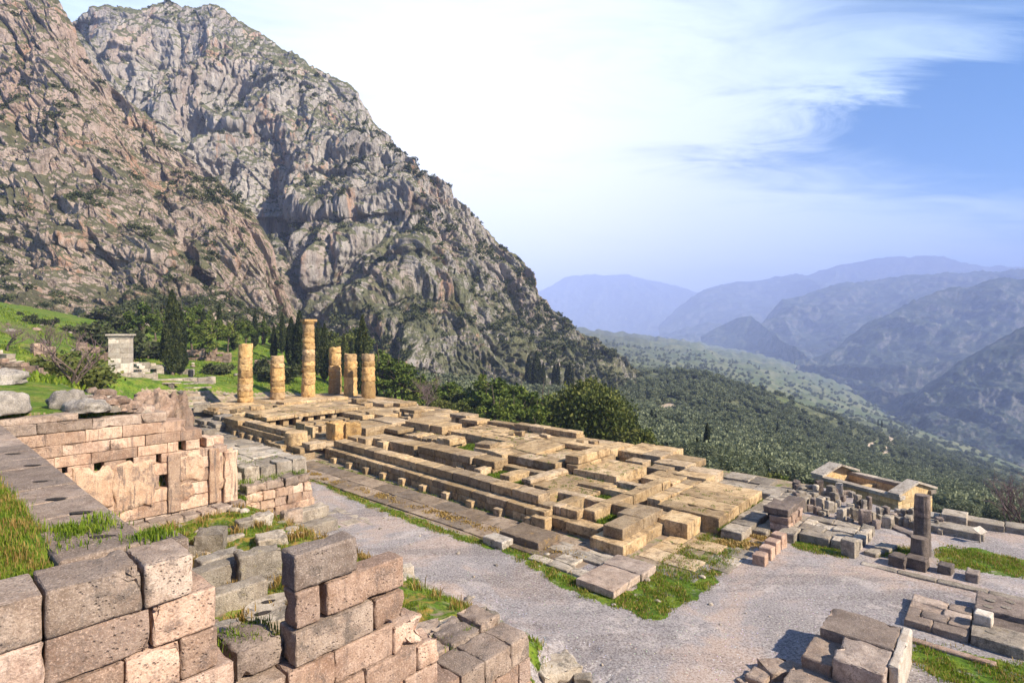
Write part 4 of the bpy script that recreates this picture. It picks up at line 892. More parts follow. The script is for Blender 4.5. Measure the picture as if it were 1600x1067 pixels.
BACKW = wallthing('block_wall', 16, 1.9, 2.3, 'long wall seen along its flat lilac grey top, between the grass bank and the sunken room')
for i in range(15):
    a = 8.66 + 1.1 * i; part(MB().block(a, a + 1.09, 1.42 + RNG.uniform(-.03, .03), 2.42, 6.12, 6.70 + RNG.uniform(-.012, .012), res=.22, bev=.02, rough=.012, chip=.05), 'capping_slab', PINKGREY, BACKW)
part(MB().wall('u', 9.5, 25.2, 1.45, 2.40, [2.2, 2.75, 3.3, 3.85, 4.4, 4.95, 5.5, 6.11], 1.25, chip=.06, res=.3), 'wall_courses', PINK, BACKW)

EASTW = wallthing('block_wall', 24.5, 6.2, 2.3, 'tall pinkish end wall with flaking stucco and beam holes, stepping down to the right')
def ew(v0, v1, z0, z1, L=1.15, holes=(), mat=None, **k):
    mat = mat or WALLTAN; L *= 1.12
    kk = dict(res=.25, bev=.014, rough=.022, chip=.09, gap=.005); kk.update(k)
    part(MB().course('v', v0, v1, 24.0, 25.0, z0, z1, L, jit=.02, holes=holes, **kk), 'wall_course', mat, EASTW)
ew(2.4, 9.75, 2.30, 2.62, .9, mat=PINKGREY, chip=.2, rough=.05)
ew(2.4, 9.7, 2.63, 3.12, 1.2); ew(2.4, 9.68, 3.13, 3.62, 1.2); ew(2.4, 9.66, 3.63, 4.12, 1.3, holes=((6.95, 7.25),)); ew(2.4, 9.62, 4.13, 4.58, 1.2)
ew(2.4, 9.4, 4.59, 4.92, 1.1, holes=((4.05, 4.2), (4.95, 5.22), (5.9, 6.12), (6.85, 7.02)), chip=.05)
ew(2.4, 8.9, 4.93, 5.30, 1.2, holes=((7.6, 7.85), (8.35, 8.6))); ew(2.4, 8.45, 5.31, 5.70, 1.15); ew(2.4, 7.85, 5.71, 6.13, 1.25); ew(2.4, 7.2, 6.14, 6.5, 1.05, mat=PINKGREY, chip=.16); ew(2.4, 4.5, 6.51, 6.74, 1.3, mat=PINKGREY, chip=.16)
part(MB().block(24.6, 25.1, 2.4, 9.5, 2.3, 5.2, res=.6), 'wall_core', WALLTAN, EASTW)
def stucco(v0, v1, z0, z1, t=.07):
    n = 26; m = 22; V = []; q = []
    for i in range(n):
        for j in range(m):
            a, b = i / (n - 1), j / (m - 1); v = v0 + (v1 - v0) * a; z = z0 + (z1 - z0) * b
            p = np.array([[v * 1.3, z * 1.3, v0]]); e = .22 * float(fbm(p * 1.2, 3, 5)[0]); e2 = .22 * float(fbm(p * 1.2, 3, 15)[0])
            ed = min(a, 1 - a, b, 1 - b); k = max(0, 1 - ed / .22)
            u = 23.985 - t * (1 - k ** 4) + .03 * float(fbm(p * 3, 3, 3)[0]); u = u if k < .93 else 24.03
            x, y = w(u, v + e * k * 1.2); V.append((x, y, z + e2 * k * 1.3))
    for i in range(n - 1):
        for j in range(m - 1): q.append([i * m + j, (i + 1) * m + j, (i + 1) * m + j + 1, i * m + j + 1])
    part(MB().add(V, q, tint=.6), 'stucco_patch', STUCCO, EASTW)
stucco(2.9, 4.35, 3.0, 4.62, .06); stucco(4.3, 5.5, 3.25, 4.78, .05); stucco(5.45, 6.8, 3.0, 4.86, .07); stucco(7.25, 8.5, 3.75, 4.88, .06); stucco(7.3, 8.1, 3.1, 3.7, .05); stucco(8.7, 9.62, 3.2, 4.70, .07)
part(MB().block(23.90, 24.0, 7.22, 7.66, 2.65, 4.86, res=.15, chip=.16, rough=.03), 'pilaster', STUCCO, EASTW)
part(MB().block(23.88, 24.0, 8.68, 9.06, 2.7, 4.86, res=.15, chip=.16, rough=.03), 'pilaster', STUCCO, EASTW)
part(MB().block(23.80, 24.0, 9.22, 9.74, 2.6, 4.66, res=.15, chip=.16, rough=.035), 'pilaster', STUCCO, EASTW)
fo = MB()
for k in range(12): fo.block(23.4 + .1 * RNG.random(), 23.98, 3.0 + .58 * k, 3.55 + .58 * k, 2.2, 2.5 + .18 * RNG.random(), res=.15, chip=.22, rough=.06)
part(fo, 'footing', PINKGREY, EASTW)

# low stepped masonry right of the end wall
LOWW = wallthing('stone_wall', 26, 12.3, 1.0, 'low wall of small pinkish blocks beside the stuccoed wall, grey blocks stepped on top')
for i, (z0, z1) in enumerate([(1.05, 1.45), (1.46, 1.86), (1.87, 2.28), (2.29, 2.66)]):
    part(MB().course('v', 10.5 + .1 * i, 14.0 - .05 * i, 25.35 + .03 * i, 26.3, z0, z1 + .02, .8, jit=.08, jz=.03, res=.16, chip=.28, rough=.06), 'wall_course', WALLTAN if i < 3 else PINKGREY, LOWW)
part(MB().block(25.0, 26.3, 10.1, 12.0, .9, 1.3, chip=.25, rough=.05), 'footing', PINKGREY, LOWW)
for k in range(5): tag(MB().block(26.6 + .2 * RNG.random(), 27.6, 10.4 + .8 * k, 11.15 + .8 * k, 2.2, 2.9 + .3 * RNG.random(), res=.2, chip=.2, rough=.05, rot=RNG.uniform(-.1, .1)).build('stone_block', PALE), 'pale grey block in the %s place of the row set on the low pinkish wall' % ['leftmost', 'second', 'middle', 'fourth', 'rightmost'][k], 'stone block')
PL = thing('stone_platform', (*w(29.5, 12.5), 2.4), 'pale paved stone ledge between the stuccoed wall and the temple, weeds in its joints', 'stone platform')
part(MB().paving(27.7, 31.5, 10.2, 14.6, 2.0, 3.05, 1.5, 1.2, jz=.06, chip=.2, rough=.035, res=.3), 'paving', PALE, PL)
part(MB().paving(31.6, 35.0, 10.0, 15.5, 1.8, 2.75, 1.5, 1.2, jz=.08, keep=.8, chip=.2, rough=.04, res=.3), 'paving', PALE, PL)
for k, (u, v, z0, z1, lb) in enumerate([(24.6, 13.2, .75, 1.32, 'upper of the two pale step blocks at the end of the low pinkish wall'), (23.4, 13.0, .5, 1.0, 'lower of the two pale step blocks at the end of the low pinkish wall')]):
    tag(MB().block(u - .4, u + .35, v - 1.0, v + .9, z0, z1, res=.2, chip=.16, rough=.04).build('step_block', PALE), lb, 'stone block')

# ---- things lying in and round the sunken room (placed by where they stand)
def lying(px, py, z, lu, lv, h, mat, label, rot=0, name='stone_block', cat='stone block', sink=.12, **k):
    u, v = atuv(px, py, z); kk = dict(res=.16, chip=.14, rough=.03); kk.update(k)
    return tag(MB().block(u - lu / 2, u + lu / 2, v - lv / 2, v + lv / 2, z - sink, z + h, rot=rot, **kk).build(name, mat), label, cat)
lying(352, 912, 2.4, .55, 1.75, .62, PALE, 'longest pale slab on edge in the sunken room, middle of the three side by side', rot=.05)
lying(372, 942, 2.4, .55, 1.35, .48, PALE, 'pale slab on edge in the sunken room, nearest of the three side by side', rot=.02)
lying(342, 898, 2.4, .6, 1.2, .62, PALE, 'pale slab on edge half behind the big wall block, farthest of the three', rot=-.05)
lying(405, 905, 2.4, .55, 1.15, .85, PALE, 'rough upright grey stone behind the slabs in the sunken room', rot=.15, rough=.08, chip=.35)
lying(330, 858, 2.4, .9, .85, .62, LIMEGREY, 'dark angular boulder alone in the grass of the sunken room', rot=.5, rough=.08, chip=.4)
lying(305, 866, 2.4, .35, .4, .3, PALE, 'small pale stone left of the dark angular boulder', rot=.3, chip=.3)
lying(383, 826, 2.3, .5, .6, .34, PALE, 'low pale stone under the footing of the stuccoed wall', rot=.1, chip=.3)
lying(408, 823, 2.2, .6, .7, .5, PALE, 'rounded pale stone right of the low one by the stuccoed wall', rot=.2, chip=.35, rough=.07)
lying(364, 846, 2.3, .3, .7, .22, PALE, 'thin pale stone lying in the dry grass of the sunken room', rot=.1)
lying(424, 866, 1.95, .9, .95, .68, PALE, 'bulky rounded grey boulder at the mouth of the sunken room', rot=.3, chip=.4, rough=.09)
lying(392, 872, 2.2, .45, 1.0, .22, PALE, 'flat grey stone sunk in the dry grass near the bulky boulder', rot=.1)
lying(437, 880, 1.9, .5, .6, .35, PALE, 'squat pale stone behind the broken grey block on the foreground wall', rot=.2, chip=.3)
lying(414, 917, 2.3, .3, .45, .2, LIMEGREY, 'little grey stone beside the pitted disc', rot=.4, chip=.3)
lying(423, 897, 2.25, .25, .32, .14, PALE, 'little white stone in the grass above the pitted disc', rot=.2)
lying(340, 1000, 2.4, .35, 1.0, .35, PALE, 'white narrow block in the grass below the three slabs', rot=.1)
lying(322, 990, 2.4, .4, .6, .2, PINKGREY, 'thin pinkish stone against the big wall, below the slabs', rot=.1)
lying(345, 1040, 3.1, .9, .9, .55, PINKGREY, 'grey block with weathered top behind the gap in the foreground wall', rot=.1, chip=.2)
lying(455, 812, 1.7, .5, .8, .45, PINKGREY, 'pinkish block half buried beside the step blocks', rot=.1, chip=.3)
lying(470, 845, 1.2, .5, 1.1, .35, PALE, 'long pale block at the foot of the step blocks', rot=.05, chip=.2)
# pitted round disc
dx, dy, _ = at(432, 948, 2.5)
DISC = MB().drum(dx, dy, 2.25, 2.52, .80, .80, seg=44, rings=4, rough=.015, pinch=.015)
DO = DISC.build('stone_disc', PALE); tag(DO, 'round pale stone disc with dark oval sockets lying in the sunken room', 'stone disc')
def pit(x, y, z, a, b, rot, parent, mat=None):
    """a worn socket: a nearly flat patch laid on the top, dark unless mat is given"""
    V = []; q = []; n = 20
    for i, (r, dz) in enumerate([(1.0, .004), (.82, .0), (.5, .002)]):
        for j in range(n):
            t = 2 * math.pi * j / n; X = a * r * math.cos(t) * (1 + .12 * math.sin(3 * t)); Y = b * r * math.sin(t)
            V.append((x + X * math.cos(rot) - Y * math.sin(rot), y + X * math.sin(rot) + Y * math.cos(rot), z + dz))
    for i in range(2):
        for j in range(n): q.append([i * n + j, i * n + (j + 1) % n, (i + 1) * n + (j + 1) % n, (i + 1) * n + j])
    V.append((x, y, z + .003)); tr = [[2 * n + j, 2 * n + (j + 1) % n, 3 * n] for j in range(n)]
    return part(MB().add(V, q, tr, tint=.1), 'socket', mat or PITM, parent)
PITM = stone_mat('dark_socket', (.10, .08, .065), (.07, .055, .045), (.045, .035, .03), (.03, .025, .02))  # plain dark colour for the flat patches that stand for hollows
pit(dx - .30, dy + .22, 2.535, .17, .10, .4, DO); pit(dx - .18, dy - .38, 2.535, .2, .10, .5, DO); pit(dx + .28, dy + .45, 2.535, .12, .08, .2, DO)
for (u, v) in [(9.3, 2.0), (10.8, 2.05), (12.0, 1.95), (13.6, 2.0), (15.4, 2.1), (17.2, 2.0)]:
    x, y = w(u, v); pit(x, y, 6.712, .16, .07, .2, BACKW)
for (px, py, z, a) in [(834, 822, .41, .2)]:
    pass
# grey slabs and blocks outside the near wall end
for i, (px, py, z, lu, lv, h, lb) in enumerate([(622, 915, .7, 1.3, .75, .35, 'flat grey slab, farthest of the row sloping down behind the wall stump'), (648, 935, .75, 1.25, .95, .38, 'flat grey slab with an oval socket, second of the row behind the wall stump'), (683, 957, .85, 1.3, .95, .42, 'flat grey slab with a rust stained hollow, third of the row behind the wall stump'), (722, 985, 1.0, 1.2, 1.0, .42, 'flat grey slab, nearest of the row by the low end of the wall')]):
    lying(px, py, z, lu, lv, h, PALE, lb, name='flat_slab', cat='stone slab', rot=.06 * i - .05, chip=.14, rough=.02, sink=.6)
lying(636, 905, .55, .38, .42, .52, PALE, 'small upright pale block at the gravel edge behind the wall stump', rot=.3, chip=.1, sink=.3)
lying(668, 1012, 2.3, .6, .7, .5, PINKGREY, 'rounded tan block wedged behind the foreground wall', rot=.4, chip=.35, rough=.06)
lying(700, 1000, 2.3, .5, .5, .45, PALE, 'white crumbly stone wedged behind the foreground wall', rot=.2, chip=.4, rough=.09)
lying(740, 995, 1.8, .6, 1.3, .5, PALE, 'pale block with weeds at the low end of the foreground wall', rot=.1, chip=.25)
lying(868, 1052, .02, .9, 1.2, .3, PALE, 'broken pale stone on the gravel by the low wall end, bottom edge of the picture', rot=.4, chip=.4, rough=.08)
lying(845, 1030, .02, .4, .6, .22, PALE, 'smaller broken stone at the low wall end', rot=.2, chip=.4, rough=.08)
lying(910, 1064, .02, .3, .5, .16, PALE, 'small broken stone right of the others at the bottom edge', rot=.9, chip=.4, rough=.08)

# ------------------------------------------------------------------ right hand side
M1 = thing('monument_base', (*w(3.2, 18.2), 0), 'thick pinkish monument base with lichen on top and a pale flank, nearest on the right', 'monument base')
part(MB().block(3.55, 4.3, 16.75, 18.3, -.1, .66, res=.12, chip=.3, rough=.05), 'lower_block', PINKGREY, M1)
part(MB().block(2.37, 4.15, 18.1, 19.7, -.1, .97, res=.12, chip=.25, rough=.05), 'block', PINKGREY, M1)
part(MB().block(2.37, 3.53, 16.7, 18.08, -.1, .92, res=.12, chip=.25, rough=.05), 'block', PINKGREY, M1)
part(MB().block(2.13, 2.36, 17.2, 19.72, -.1, .97, res=.18, chip=.1, rough=.03), 'plaster_flank', MARBLE, M1)
part(MB().block(3.4, 4.5, 15.7, 16.8, -.1, .36, res=.18, chip=.3, rough=.06), 'broken_foot', PINKGREY, M1)
for i, (px, py, s, lb) in enumerate([(1185, 1062, .5, 'rubble stone left of the monument base, at the bottom edge'), (1215, 1050, .7, 'larger rubble stone left of the monument base'), (1252, 1056, .6, 'rubble stone touching the monument base'), (1160, 1066, .25, 'small rubble stone at the bottom edge')]):
    lying(px, py, 0, s, s * 1.2, s * .32, PINKGREY, lb, rot=i * .7, chip=.35, rough=.08, name='rubble_stone', cat='stone')
M2 = thing('stone_platform', (*w(1.4, 23), 0), 'low pinkish platform of fitted slabs on the gravel, right of the monument base', 'stone platform')
part(MB().paving(.95, 2.6, 22.0, 24.4, -.1, .24, .75, .55, jz=.03, chip=.16, rough=.03, res=.2), 'paving', PINKGREY, M2)
part(MB().block(.3, 2.5, 20.95, 21.2, -.1, .10, chip=.1), 'edging', PINK, M2)
M3 = thing('statue_base', (*w(.2, 23.6), 0), 'grey base slab with round worn hollows, behind the little white block', 'statue base')
part(MB().block(-.35, .9, 24.0, 25.6, -.1, .46, chip=.12, rough=.025, res=.2), 'slab', DARKST, M3); part(MB().block(-.3, .93, 22.0, 23.2, -.1, .34, chip=.12, rough=.025, res=.2), 'slab', LIMEGREY, M3); part(MB().block(-.4, .9, 23.22, 23.98, -.1, .30, chip=.12, rough=.03, res=.2), 'slab', DARKST, M3)
for (u, v, z) in [(.1, 24.6, .475), (.5, 24.9, .475), (.0, 25.2, .475), (.45, 22.6, .355), (.55, 24.3, .475)]:
    x, y = w(u, v); pit(x, y, z, .13, .13, 0, M3, PALE)
u, v = atuv(1537, 972, .35); tag(MB().block(u - .22, u + .22, v - .25, v + .25, .31, .66, res=.2, rot=.1, chip=.04, rough=.008).build('squared_block', MARBLE), 'small bright white block on the grey statue base', 'stone block')

M4 = thing('stone_platform', (*w(6, 30.3), 0), 'long low platform of rough pale blocks in front of the upright stones', 'stone platform')
part(MB().paving(5.3, 7.5, 28.6, 31.0, -.3, .33, .9, .7, jz=.05, chip=.2, rough=.05, res=.25), 'paving', PALE, M4)
for i, (u0, u1, v0, v1) in enumerate([(6.0, 7.25, 27.85, 28.6), (5.35, 5.95, 27.9, 28.6), (4.9, 5.3, 28.4, 29.0), (4.85, 5.3, 29.05, 29.8), (4.8, 5.3, 29.85, 30.5), (4.8, 5.28, 30.55, 31.2)]): part(MB().block(u0, u1, v0, v1, -.3, .38, chip=.22, rough=.05, res=.2), 'front_block', PALE, M4)
part(MB().course('v', 27.6, 31, 7.55, 8.05, -.3, .28, 1.3, chip=.2, rough=.05, jit=.06).block(7.3, 8, 27.3, 28.4, -.2, .42, chip=.3, rough=.06), 'side_kerb', PALE, M4)
LC = thing('lone_column', (*w(2.85, 29.7), 0), 'single thin dark grey column standing by itself on the right terrace', 'column')
x, y = w(2.85, 29.7); part(MB().drum(x, y, -.05, 1.62, .325, .30, rough=.02, pinch=.012, seg=44, flutes=16), 'drum', DARKST, LC); part(MB().drum(x, y, 1.635, 2.55, .298, .285, rough=.02, pinch=.012, seg=44, flutes=16), 'drum', DARKST, LC)
x, y = w(2.85, 28.75); tag(MB().drum(x, y, -.05, .98, .33, .32, rough=.025, pinch=.012, seg=40).build('column_drum', DARKST), 'short dark drum stump in front of the lone column', 'column drum')
lying(1433, 886, 0, .7, .65, .42, DARKST, 'dark block in front of the drum stump at the terrace edge', rot=.1, chip=.12)
lying(1405, 882, 0, .6, .7, .40, DARKST, 'dark block left of the drum stump at the terrace edge', rot=.2, chip=.2, rough=.05)
lying(1328, 868, 0, .55, .55, .72, PALE, 'tall pale block at the terrace edge before the rough platform', rot=.15, chip=.1)
lying(1478, 893, 0, .45, .6, .32, DARKST, 'dark block on the terrace kerb right of the drum stump', rot=.1, chip=.12)
lying(1520, 904, 0, .4, .75, .30, DARKST, 'dark long block on the terrace kerb, farther right', rot=.05, chip=.12)
lying(1366, 866, 0, .5, .8, .16, LIMEGREY, 'flat grey stone in the grass beside the small path', rot=.3, chip=.2); lying(1384, 858, 0, .6, .9, .18, LIMEGREY, 'second flat grey stone in the grass beside the small path', rot=.2, chip=.2)
KB = thing('stone_kerb', (*w(1, 28.8), 0), 'long pinkish stone kerb along the right edge of the gravel', 'kerb')
part(MB().course('v', 26.0, 34.0, -1.9, -1.5, -.1, .10, 1.6, chip=.1).warp(lambda V: V), 'kerb_stones', PINK, KB)
kx = MB()
p0 = np.array(at(1345, 880, 0)[:2]); p1 = np.array(at(1600, 938, 0)[:2]); dv_ = p1 - p0; L_ = np.linalg.norm(dv_); a_ = math.atan2(dv_[1], dv_[0]); s_ = 0
while s_ < L_ + 3:
    l_ = RNG.uniform(1.1, 1.7); c_ = p0 + dv_ / L_ * (s_ + l_ / 2); kx.block(c_[0] - l_ / 2 + .01, c_[0] + l_ / 2 - .01, c_[1] - .2, c_[1] + .2, -.2, .045, rot=a_, world=True, chip=.1, rough=.02); s_ += l_
part(kx, 'kerb_stones', PALE, KB)
LW = thing('stone_wall', (*w(0, 36), 0), 'low wall of grey blocks along the far right edge of the terrace', 'stone wall')
part(MB().course('v', 33.4, 34.6, .9, 3.6, -.3, .30, 1.2, chip=.15).course('u', -8, 1.8, 35.6, 36.6, -.4, .28, 1.4, chip=.18, rough=.04, jit=.08).course('u', -8, 2.4, 37.5, 38.4, -1.6, -.5, 1.4, chip=.18, rough=.04, jit=.08), 'wall_course', PALE, LW)
part(MB().block(1.6, 2.6, 34.9, 36.1, -.4, .55, chip=.12).block(2.7, 4.0, 35.2, 36.2, -.5, .25, chip=.12), 'block', PALE, LW)

# ------------------------------------------------------------------ upright stones in rows before the treasury
UPR = [(205,260,390,500),(345,435,400,520),(380,465,470,565),(440,495,545,610),(295,345,455,510),(100,185,485,550),(175,240,525,600),(240,325,520,640),(320,375,515,590),(335,410,560,670),(400,450,575,660),(130,220,600,655),(215,280,615,690),(265,345,660,705),(300,375,640,700),(455,545,640,750),(525,600,630,700),(555,625,580,630),(630,700,495,625),(710,760,540,640),(760,810,515,640),(600,695,640,745),(690,795,655,800),(790,850,670,770),(825,900,755,835),(870,930,625,710),(925,1000,615,710),(875,930,700,760),(925,1040,715,820),(990,1070,685,760),(980,1040,660,690),(1060,1130,640,690),(1115,1180,640,720),(1060,1160,725,800),(1150,1240,710,820),(1180,1240,650,730),(1210,1270,640,760),(1270,1330,670,760),(1230,1330,770,850),(1470,1510,755,850),(1480,1550,730,830),(490,540,500,555),(10,80,385,450),(60,130,410,480),(130,205,400,470),(0,80,465,550),(70,130,550,660),(0,80,530,600),(1500,1560,850,900),(560,625,740,770),(655,690,600,650),(840,870,690,740),(1095,1140,690,740),(-60,10,440,520),(-70,0,520,600)]
for i, (x0_, x1_, yt_, yb_) in enumerate(UPR):
    px, py, wd, ht = 1240 + (x0_ + x1_) / 13.334, 700 + yb_ / 6.667, (x1_ - x0_) / 6.667, (yb_ - yt_) / 6.667
    x, y, gz_ = hit(px, py, 12, 60); z = gz_; s = y / FPX
    W_, H_ = wd * s * 1.0, ht * s * 1.08
    mb = MB().block(x - W_ / 2, x + W_ / 2, y - W_ * .4, y + W_ * .4, min(z, gz_) - .3, z + H_, world=True, rot=RNG.uniform(-.5, .9), res=.14, chip=.22, rough=.03, tilt=(RNG.uniform(-.12, .12), RNG.uniform(-.12, .12)), bev=.03)
    big = H_ > .62
    tag(mb.build('upright_stone', RNG.choice([LIMEGREY, PALE, DARKST, LIMEGREY])), 'tall grey block set upright among the stones before the treasury' if big else 'small grey block among the upright stones before the treasury', 'upright stone', 'tall upright stones before the treasury' if big else 'small stones before the treasury')
lying(1400, 836, -.35, .5, 3.0, .42, DARKST, 'long dark beam lying at the edge of the small path before the upright stones', rot=-.85, chip=.12)

# ------------------------------------------------------------------ treasury
def treasury():
    # corner positions solved from the picture: long wall faces the camera's left, gable end to the right
    zt = -7.3; A = np.array(at(1268, 741, zt)[:2]); B = np.array(at(1406, 776, zt)[:2]); d = B - A; Ln = np.linalg.norm(d); d /= Ln; n = np.array([-d[1], d[0]])
    if n[1] < 0: n = -n
    Wd = 6.4; z0 = -15.5; c = (A + B) / 2 + n * Wd / 2; ang = math.atan2(d[1], d[0])
    t = thing('treasury', (c[0], c[1], z0), 'small roofless treasury of honey coloured marble with low gables, beyond the upright stones', 'treasury')
    def loc(mb):  # local (l along, w across, z) to world
        def f(V):
            X = A[0] + d[0] * V[:, 0] + n[0] * V[:, 1]; Y = A[1] + d[1] * V[:, 0] + n[1] * V[:, 1]; return np.stack([X, Y, V[:, 2]], 1)
        return mb.warp(f)
    def cw(a0, a1, b0, b1, zs, axis, L=1.2):
        mb = MB()
        for za, zb in zip(zs[:-1], zs[1:]):
            a = a0
            while a < a1 - .05:
                l = L * RNG.uniform(.7, 1.3); l = a1 - a if a1 - a - l < .5 else l
                k = (a + .004, a + l - .004, b0, b1) if axis == 'l' else (b0, b1, a + .004, a + l - .004)
                j = RNG.uniform(-.012, .012); mb.block(k[0] + (j if axis != 'l' else 0), k[1] + (j if axis != 'l' else 0), k[2] + (j if axis == 'l' else 0), k[3] + (j if axis == 'l' else 0), za + .004, zb - .004, world=True, res=.6, bev=.012, rough=.008, chip=.05); a += l
        return loc(mb)
    zs = list(np.arange(z0, zt - .55, .45)) + [zt - .42]; T = .62
    part(cw(.3, Ln - .3, .25, .25 + T, zs, 'l'), 'side_wall', TREAS, t); part(cw(.3, Ln - .3, Wd - .25 - T, Wd - .25, zs, 'l'), 'side_wall', TREAS, t)
    part(cw(.25 + T, Wd - .25 - T, .3, .3 + T, zs, 'w'), 'end_wall', TREAS, t); part(cw(.25 + T, Wd - .25 - T, Ln - .3 - T, Ln - .3, zs, 'w'), 'end_wall', TREAS, t)
    part(cw(.9, Wd - .9, Ln * .36, Ln * .36 + .55, zs[:-1] + [zt - .75], 'w'), 'cross_wall', TREAS, t)
    for b in (0.0, Wd - 1.0):
        a = 0; co = MB()
        while a < Ln - .05:
            l = min(1.3, Ln - a); co.block(a, a + l - .006, b, b + 1.0, zt - .42, zt - RNG.uniform(0, .05), world=True, res=.5, chip=.12, bev=.02); a += l
        part(loc(co), 'cornice', TREASTOP, t)
    for a0, a1 in ((-.02, 1.55), (Ln - 1.15, Ln + .02)):       # gables: a wall with two sloping slabs on top
        hh = 1.0; mid = Wd / 2
        V = []; F = []
        def slab(y0, y1, za, zb, th, x0=a0, x1=a1):
            k = len(V); V.extend([(x0, y0, za), (x1, y0, za), (x1, y1, zb), (x0, y1, zb), (x0, y0, za + th), (x1, y0, za + th), (x1, y1, zb + th), (x0, y1, zb + th)])
            F.extend([[k + i for i in f] for f in ([0, 3, 2, 1], [4, 5, 6, 7], [0, 1, 5, 4], [1, 2, 6, 5], [2, 3, 7, 6], [3, 0, 4, 7])])
        slab(-.15, mid, zt + .02, zt + hh, .24); slab(mid + .01, Wd + .15, zt + hh, zt + .02, .24)
        part(loc(MB().add(np.array(V, float), F, tint=.8)), 'raking_cornice', TREASTOP, t)
        V = [(x_, y_, z_) for x_ in (a0 + .3 if a0 < 0 else a1 - .75, a0 + .75 if a0 < 0 else a1 - .3) for (y_, z_) in ((.4, zt - .4), (Wd - .4, zt - .4), (Wd - .4, zt + .1), (mid, zt + hh - .03), (.4, zt + .1))]
        q = [[0, 1, 6, 5], [1, 2, 7, 6], [2, 3, 8, 7], [3, 4, 9, 8], [4, 0, 5, 9]]; tr = [[0, 2, 1], [0, 3, 2], [0, 4, 3], [5, 6, 7], [5, 7, 8], [5, 8, 9]]
        part(loc(MB().add(np.array(V, float), q, tr, tint=.5)), 'gable', TREAS, t)
treasury()

# ------------------------------------------------------------------ left terrace: boulders, rubble, benches, pillar
def rock(px, py, z, rx, ry, rz, mat, label, rot=0, name='boulder', cat='boulder', **k):
    x, y, z = hit(px, py); return tag(MB().boulder(x, y, z + rz * .25, rx, ry, rz, rot=rot, **k).build(name, mat), label, cat)
rock(6, 650, 6.7, .55, .7, .55, BOULD, 'big rounded grey boulder at the left edge above the lilac wall top', rough=.16)
rock(134, 645, 6.3, .75, .55, .34, BOULD, 'long rounded grey boulder behind the top of the stuccoed wall', rot=-.2, rough=.2)
rock(104, 638, 6.4, .5, .5, .48, BOULD, 'darker broken boulder left of the long rounded one', rot=.4, rough=.3)
rock(2, 600, 6.9, .9, .9, .55, BOULD, 'pinkish boulder at the left edge, farther up the slope', rough=.25)
rock(60, 588, 7.0, .8, .6, .4, BOULD, 'small boulder beside the pale gravel patch', rough=.25); rock(104, 580, 7.0, .9, .6, .42, PALE, 'low pale boulder under the bare crooked tree', rough=.25)
x, y, z = at(240, 662, 4.3); tag(MB().boulder(x, y, z + .3, 1.05, 1.2, 1.45, rough=.27, rot=.3, freq=1.7, n=34).build('rubble_core', RUBB), 'dark undercut mass of rubble concrete behind the stuccoed wall', 'rubble wall')
x, y, z = at(276, 668, 3.9); tag(MB().boulder(x, y, z + .2, .7, .8, 1.65, rough=.26, freq=1.8, n=34).build('rubble_core', RUBB), 'reddish upright end of the rubble concrete mass', 'rubble wall')
for k in range(130):
    t = RNG.random(); px = 140 + 90 * t + RNG.uniform(-14, 14); py = 618 + 30 * RNG.random() + 12 * t; x, y, z = hit(px, py, 15); s = RNG.uniform(.12, .30)
    tag(MB().boulder(x, y, z + .04 + .3 * RNG.random() * (k % 3) / 2, s, s * .9, s * .75, rough=.25, n=8, rot=k).build('rubble_stone', RUBB if k % 3 else PALE), 'pale pink stone of the loose rubble heaped behind the stuccoed wall', 'stone', 'rubble heaped behind the stuccoed wall')
# stepped stone benches behind the north east corner
BN = thing('stone_benches', (*w(70, 20), .3), 'stepped grey stone benches rising left of the first column', 'stone steps')
for i in range(6):
    part(MB().course('v', 16.5 - .2 * i, 27.0 + .6 * i, 75.6 + .95 * i, 76.7 + .95 * i, .2, .95 + .52 * i, 1.6, jit=.08, chip=.1, rough=.03, res=.5, jz=.04), 'bench_row', LIMEGREY, BN)
part(MB().course('v', 17, 23.5, 81.6, 82.8, 2.8, 4.4, 1.3, chip=.2, jz=.15, rough=.05), 'back_wall', LIMEGREY, BN)
part(MB().course('v', 12, 16.5, 78, 79, 1.5, 3.3, 1.4, chip=.2, jz=.1), 'side_wall', LIMEGREY, BN)
x, y = w(60, 21); tag(MB().block(74.6, 75.4, 20, 21.2, .3, 1.0, chip=.25, rough=.06).build('stone_block', LIMEGREY), 'dark squat block before the stone benches', 'stone block')
# rough stones spilling at the north east corner
spill = [(48, 17.2), (50.5, 18.6), (53, 18.2), (55.5, 19.4), (58, 18.6), (60.5, 19.8), (63, 19.2), (57, 16.8), (61.5, 17.6), (65, 18.4), (66, 20.6), (51.5, 16.4), (68.5, 20.4), (46.5, 18.4)]
for i, (u, v) in enumerate(spill):
    z = gz(*w(u, v)); s = RNG.uniform(.7, 1.15)
    tag(MB().block(u - s, u + s, v - s * .55, v + s * .55, z - .2, z + s * .62, rot=RNG.uniform(-.4, .4), chip=.25, rough=.06).build('tumbled_block', LIMEGREY), 'rough grey block tumbled along the shaded north east edge of the temple', 'stone block', 'tumbled grey blocks at the north east edge')
